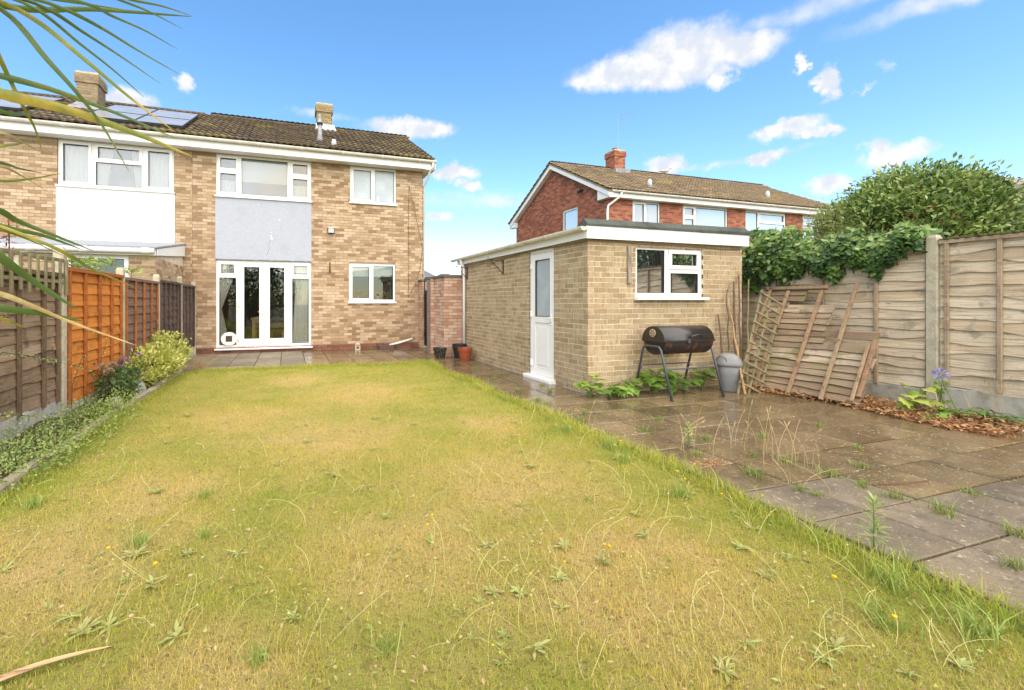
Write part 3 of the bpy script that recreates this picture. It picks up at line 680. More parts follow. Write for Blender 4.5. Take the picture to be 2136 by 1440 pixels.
# fittings on the wall
def wall_cable(pts, label, r=.006, fr=wall_f, mat=None, name='cable', group=None):
    m = MB(); m.tube([fr.p(*p) for p in pts], r, 5); return tag(put(m, name, mat or W['wire']), label, 'cable', group)
wall_cable([(3.30, .012, 4.62), (3.29, .02, 3.6), (3.30, .018, 2.4), (3.28, .014, 1.44)], 'dark cable running straight down the house wall near its right corner')
wall_cable([(3.30, .03, 4.62), (3.42, .05, 4.1), (3.60, .05, 3.3), (3.70, .03, 2.83), (3.62, .03, 2.2), (3.45, .04, 1.75), (3.27, .014, 1.42)], 'slack dark cable bowing out towards the right corner of the house wall')
t = thing('floodlight', wall_f.p(1.11, 0, 3.2), 'small black floodlight on the brick wall between the windows', 'light')
m = MB(); m.bbox(wall_f, 1.02, 1.20, .06, .13, 3.14, 3.28, .012); put(m, 'housing', W['black'], t); m = MB(); m.box(wall_f, 1.035, 1.185, .131, .135, 3.155, 3.265); put(m, 'lens', M('lamp_lens', (.35, .35, .36), .15, spec=.8), t)
m = MB(); m.box(wall_f, 1.08, 1.14, 0, .06, 3.19, 3.23); m.box(wall_f, 1.05, 1.17, .02, .06, 3.285, 3.31); put(m, 'bracket', W['upvc'], t)
m = MB(); m.bbox(wall_f, 1.07, 1.10, 0, .03, 2.10, 2.38, .005); m.box(wall_f, 1.065, 1.105, .03, .05, 2.1, 2.16); tag(put(m, 'wall_bracket', M('rust', (.09, .03, .015), .8)), 'small rusty bracket on the wall right of the french doors', 'bracket')
m = MB(); m.tube([(2.72, 12.26, .09), (3.02, 12.27, .15), (3.36, 12.29, .24), (3.41, 12.36, .255)], .028, 8); tag(put(m, 'waste_pipe', W['upvc'], None, True), 'white plastic waste pipe sloping along the foot of the house wall', 'pipe')
m = MB(); m.slab(Frame((2.38, 12.1, 0), (1, 0, 0), (0, 0, 1), (0, 1, 0)), 0, .40, -.12, .2, 0, .10, [(.05, .35, -.07, .15)]); tag(put(m, 'drain_surround', M('drain_block', (.12, .075, .06), .9)), 'low brown brick drain surround at the end of the waste pipe', 'drain')
m = MB(); m.slab(Frame((1.80, 12.08, 0), (1, 0, 0)), -.07, .07, .0, .15, -.02, .02, [(-.035, .035, .03, .09)]); m.lathe((1.80, 12.08, .15), [(.07, 0), (.045, .04), (.0, .05)], 10); tag(put(m, 'boot_scraper', W['concrete']), 'small pale hooped ornament on the slabs below the kitchen window', 'ornament')

# ---------------- neighbouring house of the terrace
nb = thing('terraced_house', (-5, HY, 0), 'buff brick neighbouring house with white panel below its wide window and solar panels above', 'house')
NX0, NX1 = -10.5, HX0 - .004
nwin = (-5.02, -2.66, 3.99, 5.045); npan = (-5.045, -2.64, 2.62, 3.98)
m = MB(); m.slab(wall_f, NX0, NX1, -.1, 5.08, -.25, 0, [nwin]); m.wbox(NX0, NX0 + .25, HY + .2, 18, -.1, 5.1); m.wbox(NX0 + .2, NX1, 17.75, 18, -.1, 5.1); put(m, 'wall', W['mortar'], nb)
bk = Bricks(nb, B_HOUSE); bk.wall(wall_f, NX0, NX1, .155, 5.05, [nwin, npan]); bk.done()
m = MB(); m.bbox(wall_f, npan[0], npan[1], -.02, .014, npan[2], npan[3], .006); put(m, 'white_panel', W['render_white'], nb)
window(nb, wall_f, *nwin, [(-4.98, -4.37, 4.03, 5.01, 1), (-4.30, -3.34, 4.62, 5.0, 1), (-4.30, -3.34, 4.03, 4.60, 0), (-3.27, -2.70, 4.03, 5.01, 1)], W['glass_up'])
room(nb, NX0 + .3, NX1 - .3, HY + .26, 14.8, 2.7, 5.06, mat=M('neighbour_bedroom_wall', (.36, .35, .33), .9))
for (a, b, a2, b2, l) in ((-4.93, -4.40, -4.93, -4.40, 'pale curtain in the left casement of the neighbouring bedroom window'), (-4.28, -3.95, -4.28, -4.1, 'pale curtain drawn aside at the left of the middle pane next door'), (-3.6, -3.36, -3.5, -3.36, 'pale curtain drawn aside at the right of the middle pane next door'), (-3.22, -2.75, -3.22, -2.75, 'pale curtain in the right casement of the neighbouring bedroom window')):
    curtain(wall_f, (a, b), (a2, b2), -.16, l, z0=4.04, z1=5.0, n=26)
m = MB(); m.bbox(wall_f, -3.86, -3.60, -.25, -.2, 4.05, 4.24, .01); tag(put(m, 'mirror', M('dark_board', (.10, .09, .09), .4)), 'small dark board standing on the neighbouring bedroom sill', 'mirror')
eaves(nb, NX0, NX1, HY, 5.055, 12.0, 11.93, 5.27, clip=1.05)
rf, zr = roof_deck(nb, NX0, NX1, 11.92, 5.285, 15.15)
tl = Tiles(rf, T_MAIN); tl.slope(roof_frame(NX1 - 25 * .325, 11.90, 5.30), 25, 12); tl.done(300)
ridge(rf, NX0, NX1 - .2, 15.15, zr - .02, T_MAIN)
ch = chimney(nb, -5.22, -4.76, 13.85, 14.38, 6.2, 7.28, tones('weathered_brick', [(.27, .20, .13), (.23, .165, .105), (.31, .235, .15)], [(8, (.30, .22, .07), .52, .66, .7), (20, (.14, .10, .07), .5, .7, .6)]))
m = MB(); m.poly_prism([Vector((-5.34, 13.55, 6.22)), Vector((-4.62, 13.55, 6.22)), Vector((-4.72, 13.85, 6.36)), Vector((-5.24, 13.85, 6.36))], [Vector((-5.34, 13.55, 6.25)), Vector((-4.62, 13.55, 6.25)), Vector((-4.74, 13.84, 6.5)), Vector((-5.22, 13.84, 6.5))]); put(m, 'flashing', W['lead'], ch)
m = MB(); m.tube([(-4.98, 14.1, 7.28), (-4.98, 14.1, 7.46)], .035, 8); put(m, 'cowl', W['lead'], ch)
PV = M('solar_glass', (.24, .25, .27), .25, [(3, (.28, .29, .31), .4, .7)], spec=.8); PVF = M('solar_frame', (.05, .05, .055), .4); k = 0  # pale grey puts the reflection of a cloudy sky into the glass colour
rfr = roof_frame(-2.42, 11.92, 5.30)
cols = [(-1.02, 0, 'right-hand'), (-2.06, -1.04, 'second from the right')]
for ci, (a, b) in enumerate(((-1.02, 0), (-2.06, -1.04), (-4.2, -3.2), (-5.25, -4.23))):
    for ri, (v0, v1) in enumerate(((.28, 1.38), (1.40, 2.68))):
        if ci == 2 and ri == 1: a2, b2 = a, b
        t = thing('solar_panel', rfr.p((a + b) / 2, .1, v0), f"{'lower' if ri == 0 else 'upper'} solar panel, {['first', 'second', 'third', 'fourth'][ci]} from the right on the neighbouring roof", 'solar panel', 'solar panels on the neighbouring roof')
        m = MB(); m.slab(rfr, a, b, v0, v1, .09, .14, [(a + .012, b - .012, v0 + .012, v1 - .012)]); put(m, 'frame', PVF, t)
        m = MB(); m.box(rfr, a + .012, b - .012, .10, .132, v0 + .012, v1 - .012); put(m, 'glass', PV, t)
        m = MB(); m.box(rfr, a + .1, a + .14, .0, .089, v0 + .05, v1 - .05); m.box(rfr, b - .14, b - .1, .0, .089, v0 + .05, v1 - .05)
        if ri == 0: m.box(rfr, a, b, .045, .088, v0, v0 + .02)
        put(m, 'rail', W['black'], t)
# lean-to behind the left fence
lt = thing('lean_to', (-5, 11.2, 0), 'single storey brick lean-to with white gutter behind the left fence', 'extension')
lf = Frame((0, 10.0, 0), (1, 0, 0)); lwin = (-3.95, -2.93, .9, 2.22)
m = MB(); m.slab(lf, -9, -2.46, -.1, 2.24, -.2, 0, [lwin]); m.wbox(-2.66, -2.46, 10.2, 12.34, -.1, 2.24)
m.poly_prism([Vector((-2.66, 10.0, 2.24)), Vector((-2.66, 12.34, 2.24)), Vector((-2.66, 12.34, 2.64)), Vector((-2.66, 10.0, 2.27))], [Vector((-2.46, 10.0, 2.24)), Vector((-2.46, 12.34, 2.24)), Vector((-2.46, 12.34, 2.64)), Vector((-2.46, 10.0, 2.27))]); put(m, 'wall', W['mortar_pale'], lt)
bk = Bricks(lt, B_HOUSE); bk.wall(lf, -4.6, -2.46, .9, 2.22, [lwin]); bk.wall(Frame((-2.46, 10, 0), (0, 1, 0)), 0, 2.34, .9, 2.22); bk.done()
window(lt, lf, *lwin, [(-3.88, -3.0, .97, 2.14, 0)], W['glass'])
m = MB(); m.poly_prism([Vector((-9, 9.82, 2.36)), Vector((-2.40, 9.82, 2.36)), Vector((-2.40, 12.34, 2.74)), Vector((-9, 12.34, 2.74))], [Vector((-9, 9.82, 2.33)), Vector((-2.40, 9.82, 2.33)), Vector((-2.40, 12.34, 2.70)), Vector((-9, 12.34, 2.70))]); lr = put(m, 'roof', M('grey_felt', (.26, .28, .31), .8, [(14, (.16, .16, .17), .5, .7), (40, (.36, .37, .38), .55, .7)]), lt)
m = MB(); m.wbox(-9, -2.42, 9.88, 9.90, 2.20, 2.328); m.poly_prism([Vector((-2.43, 9.88, 2.20)), Vector((-2.43, 12.33, 2.42)), Vector((-2.43, 12.33, 2.69)), Vector((-2.43, 9.88, 2.325))], [Vector((-2.41, 9.88, 2.20)), Vector((-2.41, 12.33, 2.42)), Vector((-2.41, 12.33, 2.69)), Vector((-2.41, 9.88, 2.325))]); put(m, 'fascia', W['fascia'], lt)
m = MB(); m.tube([(-9, 9.82, 2.28), (-2.45, 9.82, 2.28)], .05, 10); g = put(m, 'gutter', W['upvc'], lt, True)
for x in (-4.4, -3.6, -2.6): m = MB(); m.tube([(x - .06, 9.82, 2.28), (x + .06, 9.82, 2.28)], .06, 10); put(m, 'gutter_union', W['upvc'], g, True)

# ---------------- garage
GX, GY, GX2, GY2 = 4.03, 5.31, 6.97, 10.14
gar = thing('garage', (5.5, 7.5, 0), 'flat roofed yellow brick garage with white door and window', 'garage')
gs = Frame((GX, GY2, 0), (0, -1, 0)); gf = Frame((0, GY, 0), (1, 0, 0)); GL = GY2 - GY
gdoor = (GY2 - 6.90, GY2 - 6.15, .0, 2.17); gwin = (4.86, 6.15, 1.37, 2.13)
m = MB(); m.slab(gs, 0, GL - .001, -.1, 2.2, -.2, 0, [gdoor]); m.slab(gf, GX + .001, GX2, -.1, 2.2, -.2, -.001, [gwin]); m.wbox(GX2 - .2, GX2, GY + .2, GY2, -.1, 2.2); m.wbox(GX + .2, GX2, GY2 - .2, GY2, -.1, 2.2)
put(m, 'wall', W['mortar_pale'], gar)
bk = Bricks(gar, B_GAR, bl=.213, bh=.063, mo=.012, proud=.0035); bk.wall(gs, 0, GL + .006, .01, 2.2, [gdoor]); bk.wall(gf, GX - .006, GX2, .01, 2.2, [gwin]); bk.wall(Frame((GX2, GY, 0), (0, 1, 0)), 0, GL, .01, 2.2); bk.done()
window(gar, gf, *gwin, [(4.90, 5.44, 1.42, 2.09, 0), (5.50, 6.11, 1.80, 2.09, 1), (5.53, 6.10, 1.42, 1.75, 0)], W['glass_garage'], sill=.09, frame=.04)
m = MB(); m.slab(gs, gdoor[0], gdoor[1], 0, 2.17, -.08, -.015, [(gdoor[0] + .05, gdoor[1] - .05, .06, 2.12)]); gd = put(m, 'door_frame', W['upvc'], gar)
a, b = gdoor[0] + .053, gdoor[1] - .053
leaf_door(gar, gs, a, b, .065, 2.115, (a + .1, b - .1, 1.05, 2.01), a - .01, (b - .045, -1), W['frost'], o=-.02, panel=(a + .1, b - .1, .17, .95))
m = MB(); m.bbox(gs, gdoor[0] - .05, gdoor[1] + .05, -.05, .11, -.012, .055, .012); put(m, 'doorstep', W['upvc'], gar)
FELT = M('green_felt', (.075, .085, .07), .95, [(60, (.12, .13, .11), .5, .7), (4, (.05, .055, .045), .45, .7)], bump=(150, .6, .006))
m = MB(); m.wbox(GX - .06, GX2 + .04, GY - .06, GY2 + .06, 2.2, 2.36)
gr = put(m, 'roof', FELT, gar)
m = MB(); x0_, x1_ = GX - .085, GX2 + .05
m.poly_prism([Vector((x0_, GY - .105, 2.385)), Vector((x0_, GY - .02, 2.47)), Vector((x0_, GY + .16, 2.362)), Vector((x0_, GY - .105, 2.362))], [Vector((x1_, GY - .105, 2.405)), Vector((x1_, GY - .02, 2.49)), Vector((x1_, GY + .16, 2.362)), Vector((x1_, GY - .105, 2.362))]); put(m, 'felt_edge', FELT, gr)
for x in (5.0, 6.0): m = MB(); m.poly_prism([Vector((x, GY - .109, 2.38)), Vector((x, GY - .02, 2.482)), Vector((x, GY + .1, 2.42)), Vector((x, GY - .109, 2.36))], [Vector((x + .08, GY - .109, 2.38)), Vector((x + .08, GY - .02, 2.484)), Vector((x + .08, GY + .1, 2.42)), Vector((x + .08, GY - .109, 2.36))]); put(m, 'felt_lap', FELT, gr)
m = MB(); m.wbox(GX - .08, GX2 + .045, GY - .09, GY - .065, 2.185, 2.36); put(m, 'front_fascia', W['fascia'], gar)
m = MB(); m.wbox(GX - .08, GX - .062, GY - .064, GY2 + .06, 2.19, 2.33); put(m, 'side_fascia', W['fascia'], gar)
m = MB(); k = 8
pr = [(GX - .135 - .056 * math.cos(math.pi * a / k), -.056 * math.sin(math.pi * a / k)) for a in range(k + 1)]; pr += [(GX - .135 + .046 * math.cos(math.pi * a / k), -.046 * math.sin(math.pi * a / k)) for a in range(k + 1)]
m.poly_prism([Vector((x, GY - .09, 2.345 + z)) for x, z in pr], [Vector((x, GY2 + .25, 2.335 + z)) for x, z in pr]); g = put(m, 'gutter', W['gutter'], gar)
for yy, zz in ((GY - .094, 2.345), (GY2 + .25, 2.335)):
    m = MB(); m.add([(x, yy, zz + z) for x, z in pr[:k + 1]] + [(x, yy + .004, zz + z) for x, z in pr[:k + 1]], [tuple(range(k + 1)), tuple(range(2 * k + 1, k, -1))]); put(m, 'gutter_end', W['gutter'], g)
for y in (6.1, 7.2, 8.3, 9.4): m = MB(); P = [(GX - .135 + (x - GX + .135) * 1.12, z * 1.12) for x, z in pr[:k + 1]]; m.poly_prism([Vector((x, y, 2.343 + z)) for x, z in P], [Vector((x, y + .06, 2.343 + z)) for x, z in P]); put(m, 'gutter_bracket', W['gutter'], g)
m = MB(); m.tube([(GX - .135, 9.80, 2.29), (GX - .13, 9.80, 2.22), (GX - .07, 9.80, 2.12), (GX - .06, 9.80, 2.0), (GX - .06, 9.80, .06)], .034, 8); put(m, 'downpipe', W['upvc'], gar, True)
cab = M('tan_cable', (.30, .20, .12), .7)
wall_cable([(0.3, .02, 2.13), (.8, .02, 2.10), (1.3, .02, 2.13), (1.8, .02, 2.10), (2.4, .02, 2.15), (2.9, .02, 2.17), (3.6, .02, 2.175), (4.2, .02, 2.16), (GL + .02, .03, 2.17)], 'thin brown cable sagging along the garage wall under the side gutter', .007, gs, cab)
wall_cable([(GX - .02, .02, 2.17), (4.5, .02, 2.165), (5.0, .02, 2.15), (5.5, .02, 2.155), (6.1, .02, 2.15), (6.6, .02, 2.13), (6.95, .02, 2.15)], 'thin brown cable looping along the garage front under the white fascia', .007, gf, cab)
for u, l in ((.42, 'dark iron hanging basket bracket on the garage wall near the downpipe'), (2.25, 'dark iron hanging basket bracket on the garage wall near the door')):
    m = MB(); m.box(gs, u, u + .02, .01, .025, 1.84, 2.12); m.tube([gs.p(u + .01, .03, 1.86), gs.p(u + .01, .17, 2.0), gs.p(u + .01, .30, 2.13)], .007, 5); m.tube([gs.p(u + .01, .02, 2.09), gs.p(u + .01, .31, 2.13)], .007, 5); m.tube([gs.p(u + .01, .31, 2.13), gs.p(u + .01, .34, 2.17), gs.p(u + .01, .36, 2.14)], .006, 5)
    tag(put(m, 'basket_bracket', W['dark']), l, 'bracket')
m = MB(); m.bbox(gf, 4.70, 4.755, .008, .04, 1.57, 2.11, .006); tag(put(m, 'timber_batten', M('grey_batten', (.32, .27, .22), .9, [((40, 40, 4), (.18, .15, .12), .45, .65)])), 'short grey upright batten beside the garage window', 'batten')

# ---------------- pink brick garden wall and gate between house and garage
gw = thing('garden_wall', (3.75, 10.5, 0), 'pink brick garden wall with dark coping joining the garage corner', 'wall')
wf = Frame((0, 9.88, 0), (1, 0, 0)); ws = Frame((3.50, 11.20, 0), (0, -1, 0)); wp = Frame((3.62, 11.0, 0), (0, -1, 0))
m = MB(); m.slab(wf, 3.50, 4.02, 0, 1.88, -.22, -.001); m.slab(ws, 0, 1.319, 0, 1.88, -.215, 0); put(m, 'wall', W['mortar_dark'], gw)
bk = Bricks(gw, B_PINK); bk.wall(wf, 3.494, 4.0, .01, 1.88); bk.wall(ws, 0, 1.326, .01, 1.88); bk.wall(Frame((3.30, 10.62, 0), (1, 0, 0)), .1, .22, .01, 1.88)
bk.done()
m = MB(); m.slab(Frame((3.30, 10.62, 0), (1, 0, 0)), .1, .2, 0, 1.86, -.3, -.003); put(m, 'pier', W['mortar_dark'], gw)
m = MB(); m.wbox(3.46, 4.02, 9.84, 10.14, 1.885, 1.94); m.wbox(3.46, 3.76, 10.141, 11.24, 1.885, 1.94); put(m, 'coping', M('dark_coping', (.12, .115, .11), .9, [(15, (.22, .21, .19), .5, .7)]), gw)
gp = thing('gate_pier', (3.75, 12.15, 0), 'slim pink brick gate pier against the house corner', 'pier')
pf = Frame((3.60, 12.33, 0), (0, -1, 0)); pff = Frame((0, 11.98, 0), (1, 0, 0))
m = MB(); m.slab(pf, 0, .349, 0, 1.88, -.22, 0); put(m, 'core', W['mortar_dark'], gp); bk = Bricks(gp, B_PINK); bk.wall(pf, 0, .356, .01, 1.88); bk.wall(pff, 3.594, 3.82, .01, 1.88); bk.done()
m = MB(); m.wbox(3.56, 3.84, 11.94, 12.33, 1.885, 1.93); put(m, 'coping', M('dark_coping_b', (.13, .125, .12), .9), gp)
gt = thing('garden_gate', (3.68, 11.6, 0), 'narrow black gate seen edge-on between the pink brick piers', 'gate')
for i in range(6): m = MB(); m.wbox(3.66, 3.685, 11.24 + i * .12, 11.345 + i * .12, .08, 1.62); put(m, 'board', W['dark'], gt)
m = MB(); m.wbox(3.686, 3.71, 11.24, 11.96, .3, .4); m.wbox(3.686, 3.71, 11.24, 11.96, 1.35, 1.45); put(m, 'rail', W['dark'], gt)
m = MB(); m.tube([(3.64, 11.9, .1), (3.63, 11.9, 1.75), (3.63, 11.85, 1.93), (3.63, 11.7, 1.98), (3.63, 11.55, 1.93), (3.63, 11.5, 1.7)], .016, 6); put(m, 'gate_arch', W['dark'], gt)
for z in (.35, 1.4): m = MB(); m.wbox(3.63, 3.66, 11.88, 11.97, z, z + .12); put(m, 'hinge', W['dark'], gt)

# ---------------- red brick house beyond the garage
rh = thing('red_brick_house', (17, 16.8, 0), 'red brick house with tiled gable roof beyond the garage', 'house')
RX0, RX1, RY0, RY1, RYM = 11.04, 23.3, 13.42, 20.2, 16.82
rff = Frame((0, RY0, 0), (1, 0, 0)); rgf = Frame((RX0, RY1, 0), (0, -1, 0))
rw = [(12.14, 13.42, 3.95, 5.06), (14.53, 16.84, 3.95, 5.06), (17.83, 20.16, 3.95, 5.06), (21.18, 22.46, 3.95, 5.06)]
gwn = (RY1 - 16.19, RY1 - 15.18, 3.90, 5.12)
zre = 5.30; zrr = zre + (RYM - 13.08) * .535
m = MB(); m.slab(rff, RX0 + .001, RX1, 0, 5.1, -.25, 0, rw); m.slab(rgf, 0, RY1 - RY0 - .001, 0, 5.2, -.25, 0, [gwn]); m.wbox(RX1 - .25, RX1, RY0 + .25, RY1, 0, 5.2); m.wbox(RX0 + .25, RX1 - .25, RY1 - .25, RY1, 0, 5.2)
for x in (RX0, RX1 - .25): m.poly_prism([Vector((x, RY0, 5.2)), Vector((x, RY1, 5.2)), Vector((x, RYM, zrr - .15))], [Vector((x + .25, RY0, 5.2)), Vector((x + .25, RY1, 5.2)), Vector((x + .25, RYM, zrr - .15))])
put(m, 'wall', M('pale_red_mortar', (.36, .24, .17), .95), rh)
bk = Bricks(rh, B_RED, mo=.013); bk.wall(rff, RX0 - .006, RX1, 3.2, 5.1, rw); bk.wall(rgf, 0, RY1 - RY0 + .006, 2.4, zrr, [gwn], top=lambda u: min(zre + .1 + (u) * .535, zre + .1 + (RY1 - RY0 - u) * .535) - .02); bk.done()
window(rh, rff, *rw[0], [(12.19, 12.74, 4.0, 5.0, 1), (12.80, 13.37, 4.0, 5.0, 0)], W['glass_far'])
window(rh, rff, *rw[1], [(14.58, 15.15, 4.62, 5.0, 1), (14.58, 15.15, 4.0, 4.58, 1), (15.22, 16.79, 4.0, 5.0, 0)], W['glass_far'])
window(rh, rff, *rw[2], [(17.88, 18.55, 4.0, 5.0, 0), (18.62, 20.11, 4.62, 5.0, 1), (18.62, 20.11, 4.0, 4.58, 0)], W['glass_far'])
window(rh, rff, *rw[3], [(21.23, 22.41, 4.66, 5.0, 1), (21.23, 22.41, 4.0, 4.62, 0)], W['glass_far'])
window(rh, rgf, *gwn, [(gwn[0] + .06, gwn[1] - .06, 3.96, 5.06, 0)], W['glass_far'])
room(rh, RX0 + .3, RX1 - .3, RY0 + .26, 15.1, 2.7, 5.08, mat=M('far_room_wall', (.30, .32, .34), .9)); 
curtain(rff, (15.9, 16.7), (15.9, 16.7), -.2, 'white net curtain in the wide window of the red brick house', z0=4.0, z1=4.98, n=40)
curtain(rff, (12.2, 12.7), (12.2, 12.7), -.2, 'pale blind-like curtain in the left window of the red brick house', z0=4.4, z1=4.98, n=20, wav=.005)
eaves(rh, RX0 - .12, RX1 + .2, RY0, 5.06, 13.14, 13.07, 5.27, clip=1.2)
m = MB()
for s_ in (1, -1):
    a = Vector((RX0 - .22, RYM - s_ * 3.72, 5.30)); b = Vector((RX0 - .22, RYM, zrr - .0)); dz = Vector((0, 0, .24)); P = [a, b, b - dz, a - dz]
    m.poly_prism(P, [v + Vector((.03, 0, 0)) for v in P])
put(m, 'bargeboard', W['fascia'], rh)
m = MB(); m.poly_prism([Vector((RX0 - .19, 13.10, 5.03)), Vector((RX0 - .19, 13.75, 5.03)), Vector((RX0 - .19, 13.75, 5.40)), Vector((RX0 - .19, 13.10, 5.25))], [Vector((RX0 - .0, 13.10, 5.03)), Vector((RX0 - .0, 13.75, 5.03)), Vector((RX0 - .0, 13.75, 5.40)), Vector((RX0 - .0, 13.10, 5.25))])
m.wbox(RX0 - .19, RX0, 20.05, 20.6, 5.03, 5.28); put(m, 'box_end', W['fascia'], rh)
for s_ in (1, -1):
    m = MB(); m.poly_prism([Vector((RX0 - .19, RYM - s_ * 3.6, 5.14)), Vector((RX0, RYM - s_ * 3.6, 5.14)), Vector((RX0, RYM, zrr - .22)), Vector((RX0 - .19, RYM, zrr - .22))], [Vector((RX0 - .19, RYM - s_ * 3.6, 5.16)), Vector((RX0, RYM - s_ * 3.6, 5.16)), Vector((RX0, RYM, zrr - .2)), Vector((RX0 - .19, RYM, zrr - .2))]); put(m, 'verge_soffit', W['fascia'], rh)
rf, zr = roof_deck(rh, RX0 - .24, RX1 + .2, 13.06, 5.285, RYM, mat=T_RED)
tl = Tiles(rf, T_RED); tl.slope(roof_frame(RX0 - .26, 13.04, 5.30), 39, 14); tl.slope(Frame((RX0 - .26 + 39 * .325, 2 * RYM - 13.04, 5.30), (-1, 0, 0), (0, math.sin(KP), math.cos(KP)), (0, -math.cos(KP), math.sin(KP))), 39, 14); tl.done(300)
ridge(rf, RX0 - .26, RX1 + .2, RYM, zr - .02, T_RED)
ch = chimney(rh, 13.95, 14.52, 16.5, 17.10, 6.9, 8.12, B_RED)
m = MB(); m.wbox(13.82, 14.63, 16.28, 16.49, 6.9, 7.24); put(m, 'flashing', W['lead'], ch)
m = MB(); m.lathe((14.2, 16.8, 8.14), [(.11, 0), (.10, .15), (.12, .17)], 12); put(m, 'chimney_pot', M('terracotta_pot', (.38, .16, .08), .8), ch, True)
m = MB(); m.tube([(14.35, 16.75, 8.1), (14.35, 16.75, 9.6)], .010, 5); m.tube([(14.35, 16.75, 9.62), (15.0, 16.4, 9.95)], .008, 5)
for i in range(7): p = Vector((14.4 + i * .09, 16.72 - i * .05, 9.645 + i * .046)); m.tube([p + Vector((.02, .12, -.12)), p - Vector((.02, .12, -.12))], .004, 4)
put(m, 'aerial', M('aerial', (.35, .38, .42), .5), ch)
m = MB(); m.tube([(11.35, 13.07, 5.22), (11.35, 13.12, 5.1), (11.0, 13.34, 4.78), (10.98, 13.36, 4.6), (10.98, 13.36, .0)], .04, 8); put(m, 'downpipe', W['upvc'], rh, True)
for x, y in ((13.35, 13.85), (19.9, 14.0)):
    m = MB(); zz = 5.3 + (y - 13.04) * .535; m.lathe((x, y, zz), [(.09, 0), (.085, .18), (.06, .3), (.02, .33)], 10); put(m, 'roof_vent', M('pale_vent', (.5, .52, .55), .5), rh, True)
m = MB(); m.tube([(RX0 - .02, 14.87, 5.68), (RX0 - .10, 14.84, 5.66)], .05, 8); m.bbox(Frame((RX0 - .1, 14.9, 5.62), (0, -1, 0)), -.06, .08, 0, .1, -.04, .06, .01); put(m, 'security_camera', W['black'], rh)
m = MB(); m.poly_prism([Vector((20.5, 11.9, 3.55)), Vector((23.2, 11.9, 3.55)), Vector((23.2, 13.4, 3.95)), Vector((20.5, 13.4, 3.95))], [Vector((20.5, 11.9, 3.35)), Vector((23.2, 11.9, 3.35)), Vector((23.2, 13.4, 3.75)), Vector((20.5, 13.4, 3.75))]); put(m, 'porch_roof', M('brown_porch', (.10, .05, .035), .8), rh)
wall_cable([(11.85, .05, 5.0), (12.8, 1.0, 5.75), (13.6, 2.4, 6.75), (14.6, 4.4, 8.6), (15.6, 6.6, 11.0)], 'thin telephone wire rising from the eaves of the red brick house', .003, rff, M('phone_wire', (.40, .45, .5), .6))
# seagull on the ridge
gu = thing('gull', (17.1, 16.8, 7.33), 'gull standing on the ridge of the red brick house', 'bird')
m = MB(); rings = [(-.34, .03, .01), (-.26, .05, .03), (-.1, .085, .075), (.05, .10, .095), (.16, .085, .085), (.22, .055, .06), (.25, .055, .06), (.31, .05, .055), (.35, .02, .025), (.42, .008, .01)]; zs = [.19, .2, .22, .24, .27, .33, .38, .40, .39, .375]
V = [Vector((17.1 + x, 16.8 + wy * math.cos(a * math.pi / 4), 7.30 + z + wz * math.sin(a * math.pi / 4))) for (x, wy, wz), z in zip(rings, zs) for a in range(8)]
m.add(V, [(i * 8 + j, i * 8 + (j + 1) % 8, (i + 1) * 8 + (j + 1) % 8, (i + 1) * 8 + j) for i in range(9) for j in range(8)] + [tuple(range(7, -1, -1)), tuple(range(72, 80))]); put(m, 'body', M('gull_grey', (.34, .31, .28), .8, [(12, (.52, .50, .48), .45, .6)]), gu, True)
for y in (-.035, .035): m = MB(); m.tube([(17.12, 16.8 + y, 7.46), (17.11, 16.8 + y, 7.30)], .009, 5); put(m, 'leg', M('gull_leg', (.5, .3, .2), .6), gu)

# ---------------- houses glimpsed far off
def far_house(loc, w, d, hw, hr, label, rot=0, roofc=(.13, .12, .125)):
    x, y = loc; t = thing('distant_house', (x, y, 0), label, 'house'); m = MB(); m.wbox(x - w / 2, x + w / 2, y, y + d, 0, hw); put(m, 'wall', M('far_wall', (.45, .36, .28), .9), t)
    m = MB(); a = [Vector((x - w / 2 - .3, y - .3, hw)), Vector((x + w / 2 + .3, y - .3, hw)), Vector((x + w / 2 + .3, y + d + .3, hw)), Vector((x - w / 2 - .3, y + d + .3, hw))]; r0, r1 = Vector((x - w / 2 + 2, y + d / 2, hr)), Vector((x + w / 2 - 2, y + d / 2, hr))
    m.add(a + [r0, r1], [(0, 1, 5, 4), (1, 2, 5), (2, 3, 4, 5), (3, 0, 4), (3, 2, 1, 0)]); put(m, 'roof', M('far_roof', roofc, .9, [(1.5, (.20, .17, .15), .5, .7)]), t)
    for i in (-1, 1):
        m = MB(); m.bbox(Frame((x, y, 0), (1, 0, 0)), i * w / 4 - .7, i * w / 4 + .7, -.05, .03, hw - 1.6, hw - .5, .03); wn = put(m, 'window', W['upvc'], t); m = MB(); m.box(Frame((x, y, 0), (1, 0, 0)), i * w / 4 - .6, i * w / 4 + .6, .031, .04, hw - 1.5, hw - .6); put(m, 'pane', W['frost'], wn)
far_house((16.5, 56), 7, 6, 3.9, 5.7, 'distant low house with grey hipped roof glimpsed left of the garage')
far_house((21.0, 56.0), 5, 6, 3.8, 5.3, 'smaller distant grey roof just right of the first, above the coping')
far_house((33.5, 9.5), 9, 6, 5.6, 7.6, 'far tiled house peeping out right of the big round shrub', roofc=(.24, .19, .16))

